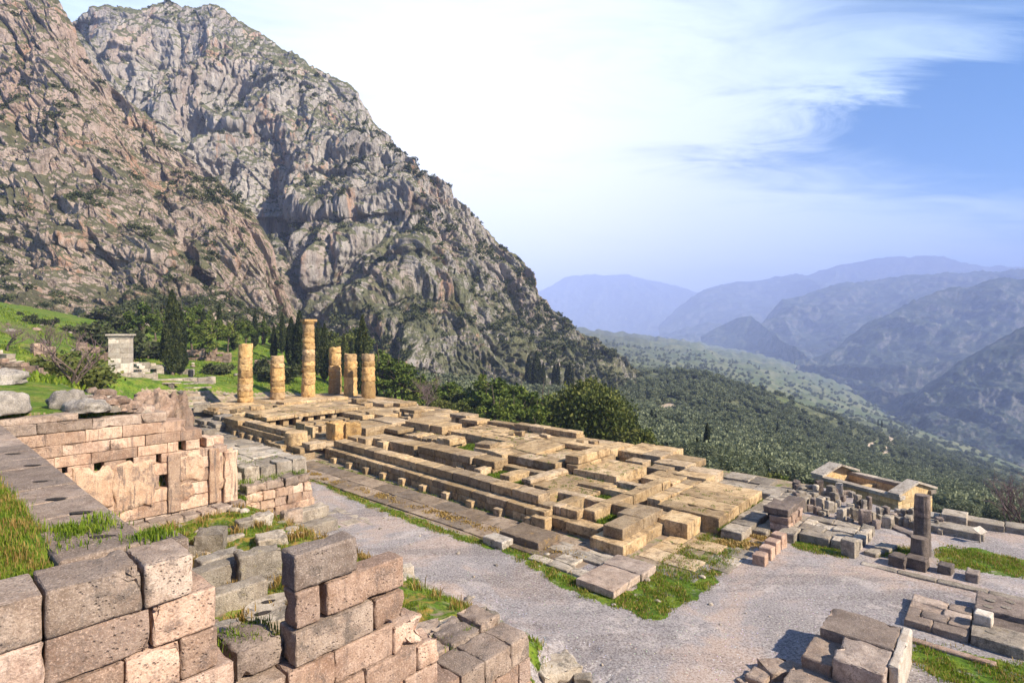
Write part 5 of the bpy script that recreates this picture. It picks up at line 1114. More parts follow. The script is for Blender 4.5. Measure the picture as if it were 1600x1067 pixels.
# the tall pillar monument
def pillar():
    d = 70; x, _ = atd(189, d); zb = 3.3; z1 = CAMZ - d * (522 - HYP) / FPX; t = thing('pillar_monument', (x, d, zb), 'tall pale square pillar of coursed blocks with a moulded cap, on the left slope', 'pillar monument')
    a = .35; hw = 1.13; mb = MB(); n = 9; hz = (z1 - .55 - zb) / n
    for i in range(n):
        z = zb + hz * i - (.4 if i == 0 else 0); k = hw * (1 - .004 * i); f = RNG.uniform(.35, .65)
        for p, q in ((-k, -k + 2 * k * f), (-k + 2 * k * f + .012, k)): mb.block(p, q, -k * .8, k * .8, z + .008, zb + hz * (i + 1), world=True, res=.4, bev=.015, chip=.05, rough=.01)
    c, s = math.cos(a), math.sin(a)
    f = lambda V: np.stack([x + V[:, 0] * c - V[:, 1] * s, d + V[:, 0] * s + V[:, 1] * c, V[:, 2]], 1)
    part(mb.warp(f), 'shaft', MARBLE, t)
    part(MB().block(-hw * 1.02, hw * 1.02, -hw * .83, hw * .83, z1 - .54, z1 - .24, world=True, res=.4, bev=.015).block(-hw * 1.2, hw * 1.2, -hw, hw, z1 - .23, z1, world=True, res=.4, bev=.02, chip=.1).warp(f), 'cap', MARBLE, t)
pillar()
# low terrace walls on the hillside
def hillwall(p, d, h, label, mat=RUBB, keep=.95, th=.7):
    t = None; mb = MB(); P = [np.array(atd(px, dd)) for px, dd in zip(p, d)]
    for a, b in zip(P[:-1], P[1:]):
        L = np.linalg.norm(b - a); e = (b - a) / L; an = math.atan2(e[1], e[0]); s = 0
        while s < L:
            l = RNG.uniform(.6, 1.5); c = a + e * (s + l / 2); z = gz(*c)
            zz = z - .4
            while zz < z + h:
                hh = RNG.uniform(.32, .5)
                if RNG.random() < keep: mb.block(c[0] - l / 2, c[0] + l / 2 - .02, c[1] - th / 2, c[1] + th / 2, zz, zz + hh, world=True, rot=an + RNG.uniform(-.08, .08), chip=.22, rough=.05, res=.4)
                zz += hh
            s += l
    return tag(mb.build('terrace_wall', mat), label, 'stone wall')
hillwall((-60, 30, 75), (46, 45, 47), 1.0, 'low ruined terrace wall at the left edge of the slope', PALE)
hillwall((-40, 40, 60), (38, 38, 40), .7, 'lower ruined wall of reddish stones at the left edge', RUBB)
hillwall((50, 82), (62, 64), 1.0, 'reddish ruined wall left of the crooked tree', RUBB)
hillwall((120, 172), (75, 76), 1.3, 'low tan ruined wall just left of the pillar', RUBB)
hillwall((206, 250), (76, 79), 1.2, 'low tan ruined wall just right of the pillar', PALE)
hillwall((292, 352), (96, 97), 1.6, 'long reddish retaining wall at the foot of the trees', RUBB, th=.9)
hillwall((240, 266, 300), (82, 82, 83), .5, 'low grey wall footing around the big cypress', PALE)
hillwall((398, 425), (94, 95), 1.6, 'ruined tan wall between the two left columns', RUBB)
hillwall((212, 222), (74, 73), 1.0, 'pale squared stones beside the pillar', MARBLE)
for i in range(46):
    px = RNG.uniform(10, 470); d = RNG.uniform(48, 100)
    x, y = atd(px, d); u, v = touv(x, y)
    if u < 77 and v > 15.5: continue
    z = gz(x, y); s = RNG.uniform(.2, .6)
    tag(MB().boulder(x, y, z + s * .2, s, s * .8, s * .6, rough=.25, n=9, rot=i).build('fieldstone', RNG.choice([PALE, RUBB, BOULD])), 'pale loose stone scattered in the grass of the left slope', 'stone', 'loose stones on the grassy slope')

# small rubble lying about
def pebbles(n, box, smin, smax, mat, label, group, keepf=None, name='rubble_stone'):
    k = 0
    while k < n:
        u, v = RNG.uniform(box[0], box[1]), RNG.uniform(box[2], box[3]); x, y = w(u, v)
        if keepf and not keepf(u, v): continue
        z = gz(x, y); s = RNG.uniform(smin, smax) ; k += 1
        tag(MB().boulder(x, y, z + s * .15, s, s * RNG.uniform(.6, .9), s * RNG.uniform(.4, .7), rough=.28, n=8, rot=k * 1.3, freq=1.7).build(name, mat), label, 'stone', group)
pebbles(34, (9.5, 23.5, 2.8, 10.5), .07, .24, PALE, 'small loose stone in the grass of the sunken room', 'loose stones in the sunken room')
pebbles(26, (12, 23, 9.5, 14.5), .08, .28, PALE, 'small loose stone on the bank between the sunken room and the gravel', 'loose stones on the bank beside the gravel')
pebbles(22, (8.2, 16, 16.9, 21.2), .05, .15, PALE, 'little stone in the grass round the near corner', 'little stones round the near corner')
pebbles(24, (14, 45, 22, 38), .07, .2, LIME, 'little tan stone lying loose on the temple foundation', 'loose stones on the temple', None)
pebbles(26, (2, 24, 13, 20), .03, .09, PALE, 'pebble lying on the gravel path', 'pebbles on the gravel path', lambda u, v: not (8 < u < 13.5 and v > 17) and not (1.9 < u < 4.6))

# small modern things and far ruins
x, y, z = hit(1531, 848, 12); SG = thing('sign_board', (x, y, z), 'little white information board on a leaning post at the far right terrace edge', 'sign')
part(MB().block(x - .03, x + .03, y - .03, y + .03, z - .2, z + .55, world=True, chip=0, rough=0), 'post', TREASTOP, SG); part(MB().block(x - .24, x + .24, y - .16, y + .16, z + .55, z + .585, world=True, tilt=(.15, .5), rot=.3, chip=0, rough=0, bev=.006), 'panel', MARBLE, SG)
def shade(name, c):
    m_, N_ = newmat(name); return finish(m_, N_, rgba(c), .6, noise(N_, N_('ShaderNodeNewGeometry').outputs['Position'], 30, 3), .1, .01)
x, y = atd(298, 78); z = gz(x, y); BIN = thing('litter_bin', (x, y, z), 'small black litter bin on the grass right of the very big cypress', 'litter bin'); BK = shade('black_plastic', (.02, .02, .022))
part(MB().drum(x, y, z, z + .85, .30, .34, rough=.0, pinch=.0, seg=20), 'body', BK, BIN); part(MB().drum(x, y, z + .87, z + 1.02, .36, .22, rough=.0, pinch=.0, seg=20), 'lid', BK, BIN)
x, y = atd(268, 70); z = gz(x, y); BE = thing('stone_bench', (x, y, z), 'grey stone bench in front of the very big cypress', 'bench')
part(MB().block(x - 1.0, x + 1.0, y - .3, y + .3, z + .46, z + .60, world=True, rot=.2), 'seat', LIMEGREY, BE); part(MB().block(x - .3, x + .3, y - .2, y + .2, z - .2, z + .455, world=True, rot=.2), 'support', LIMEGREY, BE)
for px_, d_, L_, lb in [((1030, 1046), (238, 236), 2.6, 'pale ruined wall among the olive trees, left of its pair'), ((1048, 1064), (230, 226), 3.0, 'pale ruined wall among the olive trees, right of its pair')]:
    hillwall(px_, d_, L_, lb, PALE, th=1.6)
brk = [(u_, v_) for u_ in (19, 22.5, 24, 27, 30, 31.5, 34, 35.5, 38, 40, 43.5, 45, 47.5, 50, 52.5, 55, 57, 60, 63.5, 66) for v_ in (RNG.uniform(23.2, 25.6), RNG.uniform(27.6, 36))]
for i, (u_, v_) in enumerate(brk):
    u_ += RNG.uniform(-.8, .8); s_ = RNG.uniform(.22, .5); inner = v_ < 25.7
    z_ = (.3 if u_ < 54 else 1.2) if inner else (1.0 if 27.5 < u_ < 37 and v_ > 32.7 else (1.3 if 21.3 < u_ < 28.6 and v_ > 28 else (.9 if u_ > 44 else .55)))
    if u_ > 61.3: z_ = .88
    tag(MB().block(u_ - s_, u_ + s_, v_ - s_ * RNG.uniform(.5, .9), v_ + s_ * RNG.uniform(.5, .9), z_ - .06, z_ + s_ * RNG.uniform(.5, .9), rot=RNG.uniform(-.8, .8), res=.14, chip=.3, rough=.06, tilt=(RNG.uniform(-.15, .15), RNG.uniform(-.15, .15))).build('broken_block', LIME), 'broken tan block lying loose on the temple foundation', 'stone block', 'broken blocks lying on the temple')

more = [(1244 + 9.5 * k + RNG.uniform(-3, 3), 772 + 1.35 * k + RNG.uniform(-12, 14)) for k in range(24)]
for px_, py_ in more[:11]:
    x, y, z = hit(px_, py_, 12, 60); a_ = RNG.uniform(.16, .30); h_ = RNG.uniform(.3, .85) if px_ < 1320 else RNG.uniform(.2, .5)
    tag(MB().block(x - a_, x + a_, y - a_ * .7, y + a_ * .7, z - .3, z + h_, world=True, rot=RNG.uniform(-.6, .9), res=.14, chip=.24, rough=.035, tilt=(RNG.uniform(-.15, .15), RNG.uniform(-.15, .15))).build('upright_stone', RNG.choice([LIMEGREY, PALE, DARKST])), 'tall grey block set upright among the stones before the treasury' if h_ > .6 else 'small grey block among the upright stones before the treasury', 'upright stone', 'tall upright stones before the treasury' if h_ > .6 else 'small stones before the treasury')
# ------------------------------------------------------------------ trees, shrubs and grass
VR = np.random.RandomState(5)
def leafcards(C, size, up=0.0, tint=None, aspect=1.5, outward=None):
    """one small pointed leaf spray per centre, turned at random"""
    n = len(C); a = VR.normal(size=(n, 3)); a[:, 2] += up * 1.5
    if outward is not None: a += outward * 1.0
    a /= np.linalg.norm(a, axis=1)[:, None]; b = np.cross(a, VR.normal(size=(n, 3))); b /= np.linalg.norm(b, axis=1)[:, None]
    s = size * VR.uniform(.6, 1.35, n)[:, None]
    V = np.stack([C - b * s * .5, C + a * s * aspect * .5 - b * s * .05, C + b * s * .5, C - a * s * aspect * .5], 1)
    V[:, 1] += VR.normal(size=(n, 3)) * s * .12
    if tint is None: tint = VR.uniform(0, 1, n)
    return V.reshape(-1, 3), np.arange(n * 4).reshape(n, 4), np.repeat(tint, 4)
def clumpcrown(clumps, per, size, squash=.8, up=.2, shell=.55):
    """leaves gathered round clump centres (x,y,z,r)"""
    C = []; O = []; T = []
    for (x, y, z, r) in clumps:
        n = max(6, int(per * r * r)); d = VR.normal(size=(n, 3)); d /= np.linalg.norm(d, axis=1)[:, None]
        rr = r * (shell + (1 - shell) * VR.uniform(0, 1, n) ** .6) * (1 + .22 * VR.normal(size=n)); p = d * rr[:, None]; p[:, 2] *= squash
        C.append(p + [x, y, z]); O.append(d); T.append(np.clip(VR.normal(VR.uniform(.25, .7), .2, n), 0, 1))
    return leafcards(np.vstack(C), size, up, np.concatenate(T), outward=np.vstack(O))
def leafmesh(name, arrs, mats_idx=None):
    mb = MB()
    for V, q, t in arrs: mb.add(V, q, tint=t)
    return mb
def datamesh(mb, name): return mesh_from(name, np.vstack(mb.V), np.vstack(mb.Q), np.vstack(mb.T) if mb.T else None, {'tint': np.concatenate(mb.A)})
def cypress_data(h, r, n, leaf, lob=3):
    zz = VR.uniform(.02, 1, n) ** .85; th = VR.uniform(0, 2 * math.pi, n)
    prof = np.clip(np.minimum((zz / .16) ** .6, 1) * (1 - zz ** 2.4) ** .75, .03, None)
    p = np.stack([np.cos(th) * 1.2, np.sin(th) * 1.2, zz * h * .55], 1)
    rr = r * prof * (1 + .34 * fbm(p * 1.0 + r * 7, 3)) * np.sqrt(VR.uniform(.45, 1, n))
    C = np.stack([rr * np.cos(th), rr * np.sin(th), .25 + zz * (h - .25)], 1)
    O = np.stack([np.cos(th) * .35, np.sin(th) * .35, np.full(n, 1.3)], 1)
    tt = np.clip(.45 + .9 * pn(p * 2.4, 3) + VR.normal(0, .12, n), 0, 1)
    mb = leafmesh('c', [leafcards(C, leaf, .6, tt, 2.2, O)]); return mb
def trunk(h, r, lean=(0, 0), limbs=(), seg=8):
    mb = MB(); k = 6; pts = [(lean[0] * t * t * h + .05 * h * math.sin(3 * t + h) * .4, lean[1] * t * t * h, t * h - .5 * (t == 0)) for t in np.linspace(0, 1, k)]
    mb.tube(pts, [r * (1 - .62 * t) * (1.35 if t == 0 else 1) for t in np.linspace(0, 1, k)], seg)
    for (t0, dx, dy, dz, rr) in limbs:
        b = np.array([np.interp(t0, np.linspace(0, 1, k), [p[i] for p in pts]) for i in range(3)]); e = b + np.array([dx, dy, dz])
        mb.tube([b, b + np.array([dx * .45, dy * .45, dz * .6]), e], [rr, rr * .7, rr * .3], 6)
    return mb
def umbrella_clumps(n, r, h, z0, base=.35):
    out = []
    for i in range(n):
        a = VR.uniform(0, 6.283); q = math.sqrt(VR.uniform(0, 1)); x, y = r * q * math.cos(a), r * q * math.sin(a)
        z = z0 + h * (base * VR.uniform(0, 1) + (1 - base) * (1 - q * q) * VR.uniform(.55, 1)); out.append((x, y, z, r * VR.uniform(.24, .38)))
    return out
class Kind:
    """a tree built once: crown and trunk meshes, then copied for every tree of the kind"""
    def __init__(s, crown, tr, cmat, tmat=None):
        s.c = datamesh(crown, 'crown'); s.c.materials.append(cmat); s.t = None
        if tr is not None: s.t = datamesh(tr, 'trunk'); s.t.materials.append(tmat or BARK)
    def put(s, name, x, y, z, sc, rot, label, cat, group=None, sz=None):
        r = thing(name, (x, y, z), label, cat, group); r.rotation_euler[2] = rot; r.scale = (sc, sc, sz or sc)
        c = bpy.data.objects.new('crown', s.c); COL.objects.link(c); c.parent = r
        if s.t: t = bpy.data.objects.new('trunk', s.t); COL.objects.link(t); t.parent = r
        return r
    def single(s, name, x, y, z, sc, rot, label, cat, group=None):
        o = bpy.data.objects.new(name, s.c); COL.objects.link(o); o.location = (x, y, z); o.scale = (sc, sc, sc * VR.uniform(.85, 1.1)); o.rotation_euler[2] = rot
        return tag(o, label, cat, group)
# unit heights: cypress 10 m, pine 10 m, olive 5 m, bush 2 m
K_CYP = [Kind(cypress_data(10, .95, 5200, .17), trunk(1.2, .16), CYP), Kind(cypress_data(10, .75, 4200, .16), trunk(1.6, .14), CYP), Kind(cypress_data(10, 1.2, 5600, .18), trunk(1.0, .2), CYP)]
K_BIGCYP = Kind(cypress_data(12.6, 1.35, 15000, .14), trunk(1.0, .3), CYP)
def pine_kind(n, r, h, z0, per, leaf, lean):
    cl = umbrella_clumps(n, r, h, z0)
    lim = [(.55 + .4 * VR.rand(), c[0] * .8, c[1] * .8, max(.4, c[2] - z0 + .6), .07) for c in cl[:9]]
    return Kind(leafmesh('p', [clumpcrown(cl, per, leaf, .7, .3)]), trunk(z0 + h * .45, .22, lean, lim), PINE)
K_PINE = [pine_kind(30, 2.2, 6.6, 2.4, 170, .30, (.1, 0)), pine_kind(26, 1.9, 7.2, 1.8, 180, .28, (.16, .05)), pine_kind(30, 2.5, 5.2, 3.8, 170, .30, (-.1, .05))]
def broad(n, r, h, z0, per, leaf, mat, tr=.2, sq=.85):
    cl = []
    for i in range(n):
        d = VR.normal(size=3); d /= np.linalg.norm(d); q = VR.uniform(.35, 1) ** .5
        cl.append((d[0] * r * q * .8, d[1] * r * q * .8, z0 + h * .5 + d[2] * h * .42 * q, r * VR.uniform(.24, .42)))
    lim = [(.7, c[0] * .7, c[1] * .7, (c[2] - z0) * .7, tr * .4) for c in cl[:8]]
    return Kind(leafmesh('b', [clumpcrown(cl, per, leaf, sq, .2)]), trunk(z0 + h * .4, tr, (.06, .03), lim), mat)
K_OAK = [broad(26, 2.6, 4.6, 1.3, 210, .26, OAK), broad(20, 2.1, 5.2, 1.4, 230, .25, OAK)]
K_BIG = broad(90, 5.6, 8.4, 1.2, 200, .27, OAK, .45)
K_OLIVE = [broad(18, 1.9, 2.9, 1.0, 360, .145, OLIVE, .16), broad(16, 1.7, 2.5, .8, 380, .145, OLIVE, .16)]
K_BUSH = [broad(12, 1.1, 1.7, .05, 420, .17, SHRUB, .05), broad(10, 1.2, 1.4, .0, 420, .17, SHRUB, .05)]
def lowcrown(n, r, h, k, leaf, mat):
    cl = []
    for i in range(n):
        d = VR.normal(size=3); d /= np.linalg.norm(d); cl.append((d[0] * r * .6, d[1] * r * .6, h * .5 + d[2] * h * .28, r * VR.uniform(.38, .55)))
    return Kind(leafmesh('l', [clumpcrown(cl, k, leaf, .9, .2)]), None, mat)
K_FAROL = [lowcrown(9, 2.1, 3.6, 60, .38, OLIVE), lowcrown(8, 1.9, 3.2, 60, .38, OLIVE)]
K_SCRUB = [lowcrown(6, 1.0, 1.3, 46, .36, SHRUB), lowcrown(7, 1.2, 1.2, 40, .36, SHRUB)]

def bare_tree(h, spread, seed, n0=5, tw=3):
    rg = np.random.RandomState(seed); tr = MB(); tg = MB()
    def grow(p, d, L, r, lv):
        k = 4; pts = [p]; 
        for i in range(k):
            d = d + rg.normal(0, .17, 3); d[2] += .05; d /= np.linalg.norm(d); pts.append(pts[-1] + d * L / k)
        (tr if lv < 2 else tg).tube(pts, list(np.linspace(r, r * .55, k + 1)), 6 if lv < 2 else 4, rg.uniform(.2, .9))
        if lv >= tw: return
        for i in range(rg.randint(3, 6) if lv else n0):
            t = rg.randint(2, k + 1); dd = d + rg.normal(0, .75, 3) * spread; dd[2] = abs(dd[2]) * .8 + .35; dd /= np.linalg.norm(dd)
            grow(pts[t], dd, L * rg.uniform(.55, .85), r * .5, lv + 1)
    grow(np.zeros(3) - [0, 0, .2], np.array([rg.normal(0, .2), rg.normal(0, .2), 1.0]), h * .45, h * .028, 0)
    return tr, tg
def put_bare(px, d, h, seed, label, spread=1.0, n0=5, tw=3, zoff=0):
    x, y = atd(px, d); z = gz(x, y) + zoff; r = thing('bare_tree', (x, y, z), label, 'tree'); tr, tg = bare_tree(h, spread, seed, n0, tw)
    for nm, mb, m in (('trunk', tr, BARK), ('twigs', tg, TWIG)):
        me = datamesh(mb, nm); o = link(nm, me, m, r)
put_bare(108, 40, 6.2, 3, 'crooked leafless tree with a dark trunk on the left slope', 1.1, 5, 3)
put_bare(14, 60, 3.8, 8, 'dense purplish leafless tree at the left edge under the cliff', 1.3, 7, 4)
put_bare(84, 66, 4.6, 12, 'broad leafless tree right of the one at the left edge', 1.3, 7, 4)
put_bare(128, 78, 4.2, 15, 'small leafless tree behind the crooked one', 1.2, 6, 3)
put_bare(668, 86, 5.6, 21, 'greyish pink leafless tree below the six columns, before the pines', 1.3, 8, 4, 1.2)
put_bare(700, 86, 3.4, 23, 'low leafless bush sloping down beside the greyish pink tree', 1.4, 8, 4, 1.0)
put_bare(1594, 36, 4.6, 33, 'leafless dark tree at the right edge behind the terrace wall', 1.2, 8, 4, -.3)

def topz(d, py): return CAMZ - d * (py - HYP) / FPX
def cyp(px, d, ptop, label, k=0, foot=None, group='cypresses beyond the temple', wide=1.0):
    x, y = atd(px, d); z = gz(x, y) - .1 if foot is None else topz(d, foot); h = topz(d, ptop) - z
    K_CYP[k].put('cypress', x, y, z, h / 10 * wide, VR.uniform(0, 6), label, 'cypress', group, h / 10)
x, y = atd(269, 80); zb = gz(x, y); K_BIGCYP.put('cypress', x, y, zb - .1, 1.0, .4, 'very big dark cypress standing alone right of the pillar', 'cypress', None, (topz(80, 452) - zb) / 12.6)
K_CYP[2].put('cypress', *atd(282, 81.5), gz(*atd(282, 81.5)) - .1, .82, 1, 'slim cypress growing against the right side of the very big one', 'cypress', None, .95)
for px, d, pt, k, lb in [(318, 112, 482, 0, 'slim cypress among the pines left of the first column'), (343, 116, 474, 1, 'thin cypress tip rising above the pines left of the first column'), (366, 106, 500, 0, 'dark cypress just left of the first column'), (398, 110, 486, 0, 'tall cypress between the first two columns'), (412, 118, 492, 1, 'thin cypress between the first two columns, farther back'),
    (428, 104, 508, 0, 'cypress rising behind the shortest column'), (441, 112, 488, 1, 'slim tall cypress right of the shortest column'), (455, 102, 496, 2, 'wide dark cypress left of the tallest column'), (468, 96, 486, 2, 'wide dark cypress touching the tallest column'),
    (497, 100, 502, 1, 'slim cypress right of the tallest column'), (507, 96, 506, 0, 'dark cypress between the tallest column and the next one'), (537, 104, 522, 1, 'slim cypress between the two narrow set columns'), (549, 108, 530, 1, 'small cypress above the smooth column'), (566, 92, 494, 0, 'tall dark cypress right behind the rightmost column'), (384, 122, 498, 1, 'thin cypress above the first column'), (480, 116, 505, 1, 'cypress behind the tallest column')]:
    cyp(px, d, pt, lb, k)
for i, (px, pb, pt) in enumerate([(826, 603, 555), (834, 606, 562), (842, 607, 560), (849, 608, 566), (866, 606, 570), (872, 607, 566), (885, 606, 572), (890, 607, 566), (838, 600, 548), (895, 604, 576)]):
    cyp(px, 265, pt, 'dark slim cypress in the cluster at the foot of the cliff', i % 2, pb, 'cypress cluster at the foot of the cliff', 1.25)
for px, d, pb, pt, k, lb in [(1018, 190, 690, 640, 0, 'cypress on the olive slope, left one of a near touching pair'), (1025, 195, 690, 646, 1, 'cypress on the olive slope, right one of a near touching pair'), (1089, 120, 712, 682, 0, 'short cypress just beyond the temple slabs'), (1105, 118, 712, 661, 0, 'taller cypress just beyond the temple slabs'), (1182, 150, 745, 718, 0, 'cypress above the low bushes on the right slope'), (1215, 260, 684, 658, 1, 'lone thin cypress on the middle of the olive slope'), (1058, 260, 668, 642, 1, 'thin distant cypress left of the ruined walls on the slope'), (1224, 165, 735, 700, 1, 'thin pale cypress right of the bushes'), (1378, 520, 668, 655, 1, 'tiny cypress near the dirt track'), (1372, 540, 666, 654, 1, 'tiny cypress left of the one near the dirt track'), (780, 110, 655, 622, 1, 'thin cypress among the pines below the cliff'), (865, 90, 668, 636, 1, 'thin cypress left of the large dark tree')]:
    cyp(px, d, pt, lb, k, pb, None, 1.15)
def tree(K, name, px, d, pt, label, cat, group=None, hh=10., wide=1.0, foot=None):
    x, y = atd(px, d); z = gz(x, y) - .1 if foot is None else topz(d, foot); h = topz(d, pt) - z; s = h / hh
    K.put(name, x, y, z, s * wide, VR.uniform(0, 6), label, cat, group, s)
def many(K, name, items, label, cat, group, hh, wide=1.0):
    for i, (px, d, pt) in enumerate(items): tree(K[i % len(K)], name, px, d, pt, label, cat, group, hh, wide * VR.uniform(.85, 1.2))
many(K_PINE, 'pine_tree', [(222, 98, 466), (243, 105, 478), (208, 110, 484), (300, 100, 486), (322, 96, 492), (338, 102, 494), (356, 104, 500), (290, 108, 474), (384, 108, 496), (372, 115, 494), (260, 112, 478), (312, 116, 470), (410, 116, 498), (435, 120, 500)], 'bushy green pine in the grove on the left slope', 'pine tree', 'pines on the left slope', 9.4, 1.1)
many(K_OAK, 'bushy_tree', [(px_, 118 + 6 * (i_ % 3), 508 + 9 * ((i_ * 7) % 4)) for i_, px_ in enumerate(range(296, 566, 13))], 'dark tree in the belt behind the six columns', 'tree', 'dark tree belt behind the columns', 6.5, 1.25)
many(K_PINE, 'pine_tree', [(588, 98, 548), (604, 94, 545), (618, 96, 552), (630, 92, 562), (640, 96, 572), (600, 104, 540), (612, 100, 556), (652, 90, 585), (576, 104, 552)], 'leaning pine with a bare trunk right of the columns', 'pine tree', 'leaning pines right of the columns', 9.4, 1.15)
many(K_PINE + K_OAK, 'bushy_tree', [(660, 102, 592), (682, 98, 598), (700, 96, 604), (716, 94, 596), (733, 92, 602), (748, 90, 598), (762, 88, 606), (776, 86, 602), (792, 86, 608), (806, 84, 612), (820, 84, 618), (836, 86, 622), (850, 84, 628), (722, 84, 612), (742, 82, 622), (764, 80, 626), (786, 78, 630), (808, 76, 634), (828, 74, 638), (690, 88, 612), (848, 72, 645), (868, 78, 640), (672, 92, 606), (706, 86, 618), (750, 76, 636), (774, 74, 640)], 'dark green bushy tree in the belt below the south edge of the temple', 'tree', 'bushy trees below the south edge', 7.6, 1.15)
tree(K_BIG, 'evergreen_tree', 928, 74, 604, 'largest dark evergreen tree, wide crowned, beyond the middle of the temple', 'tree', None, 9.4, .80)
tree(K_OAK[0], 'evergreen_tree', 1010, 66, 668, 'low dark bush right of the largest evergreen tree', 'tree', None, 6.3, .75)
tree(K_OAK[1], 'evergreen_tree', 978, 70, 650, 'round green tree tucked against the right of the largest evergreen', 'tree', None, 6.8, 1.0)
tree(K_OLIVE[0], 'olive_tree', 1126, 62, 704, 'round pale olive tree just beyond the temple slabs', 'olive tree', None, 4.2, 1.35)
tree(K_PINE[0], 'pine_tree', 1228, 66, 735, 'yellowish green bush on the slope left of the treasury', 'bush', None, 9.4, .85); tree(K_OAK[0], 'evergreen_tree', 1208, 70, 736, 'dark bush left of the yellowish green one', 'bush', None, 6.3, .9); tree(K_OAK[1], 'evergreen_tree', 1254, 68, 738, 'reddish tinged bush close to the treasury', 'bush', None, 6.8, .8)
K_FINE = lowcrown(16, 1.1, 1.9, 1500, .085, OAK)
tree([K_FINE][0], 'shrub', 92, 45, 546, 'yellowish leafy shrub behind the crooked leafless tree', 'shrub', None, 1.9, 1.25)
tree(K_BUSH[0], 'bush', 1560, 42, 820, 'dark bush beyond the right terrace wall', 'bush', None, 1.9, 1.3); tree(K_BUSH[1], 'bush', 1590, 40, 832, 'second dark bush beyond the right terrace wall', 'bush', None, 1.6, 1.3)
tree(K_BUSH[0], 'bush', 412, 92, 556, 'dark shrub on the grass between the first two columns', 'bush', None, 1.9); tree(K_BUSH[1], 'bush', 446, 90, 560, 'low green shrub right of the shortest column', 'bush', None, 1.6, 1.3)
for i, (px, d, pt) in enumerate([(150, 92, 498), (170, 96, 500), (186, 100, 492), (120, 96, 500), (205, 90, 512), (232, 92, 516), (330, 88, 566), (348, 90, 562), (50, 90, 490), (75, 95, 492), (30, 98, 486)]):
    tree(K_BUSH[i % 2], 'bush', px, d, pt, 'dark shrub along the foot of the cliff on the left', 'bush', 'shrubs at the foot of the left cliff', 1.8, 1.3)

# olive trees: the nearest as things, the rest as one grove
ol = []; tries = 0
while len(ol) < 15000 and tries < 60000:
    tries += 1; px = VR.uniform(660, 1640); d = 85 * (1900 / 85.) ** (VR.uniform(0, 1) ** .85)
    if px < 900 and d < 110: continue
    x, y = atd(px, d); ol.append((px, d, x, y))
ol = np.array(ol); zz_ = ground_z(ol[:, 2], ol[:, 3]); pyg = HYP + FPX * (CAMZ - zz_) / ol[:, 3]
den = pn(np.stack([ol[:, 2] / 60, ol[:, 3] / 60, 0 * zz_], 1), 44) + .5 * pn(np.stack([ol[:, 2] / 17, ol[:, 3] / 17, 0 * zz_], 1), 45)
keep = (den > -.38) & ((ol[:, 1] < 750) | (VR.uniform(0, 1, len(ol)) < .45))
for poly in DIRT_PX: keep &= ~((ol[:, 1] > 230) & inpoly(ol[:, 0], pyg, [(a + 0, b) for a, b in poly]))
tb = np.array([px * 0 for px in ol[:, 0]]); keep &= ~((ol[:, 1] < 100) & (ol[:, 0] > 1180) & (ol[:, 0] < 1500))
ol = ol[keep]; zz_ = zz_[keep]; order = np.argsort(ol[:, 1]); ol = ol[order]; zz_ = zz_[order]
for i in range(170):
    px, d, x, y = ol[i]; k = VR.randint(2)
    K_OLIVE[k].single('olive_tree', x, y, zz_[i] - .4, VR.uniform(.75, 1.25), VR.uniform(0, 6), 'grey green olive tree on the near part of the valley slope', 'olive tree', 'olive trees on the near slope')
def scatter(name, pts, scl, kind, label_kind='stuff'):
    me = bpy.data.meshes.new(name); me.vertices.add(len(pts)); me.vertices.foreach_set('co', np.asarray(pts, np.float32).ravel())
    a = me.attributes.new('sc', 'FLOAT', 'POINT'); a.data.foreach_set('value', np.asarray(scl, np.float32)); a = me.attributes.new('rt', 'FLOAT', 'POINT'); a.data.foreach_set('value', VR.uniform(0, 6.28, len(pts)).astype(np.float32))
    o = link(name, me, None); tag(o, kind='stuff')
    ng = bpy.data.node_groups.new(name, 'GeometryNodeTree'); ng.interface.new_socket('Geometry', in_out='INPUT', socket_type='NodeSocketGeometry'); ng.interface.new_socket('Geometry', in_out='OUTPUT', socket_type='NodeSocketGeometry')
    gi = ng.nodes.new('NodeGroupInput'); go = ng.nodes.new('NodeGroupOutput'); ip = ng.nodes.new('GeometryNodeInstanceOnPoints'); oi = ng.nodes.new('GeometryNodeObjectInfo'); oi.inputs['Object'].default_value = kind
    def na(n_): x = ng.nodes.new('GeometryNodeInputNamedAttribute'); x.data_type = 'FLOAT'; x.inputs[0].default_value = n_; return x.outputs[0]
    cx = ng.nodes.new('ShaderNodeCombineXYZ'); L = ng.links.new; L(na('rt'), cx.inputs[2]); L(gi.outputs[0], ip.inputs['Points']); L(oi.outputs['Geometry'], ip.inputs['Instance']); L(cx.outputs[0], ip.inputs['Rotation']); L(na('sc'), ip.inputs['Scale']); L(ip.outputs[0], go.inputs[0])
    md = o.modifiers.new('scatter', 'NODES'); md.node_group = ng; return o
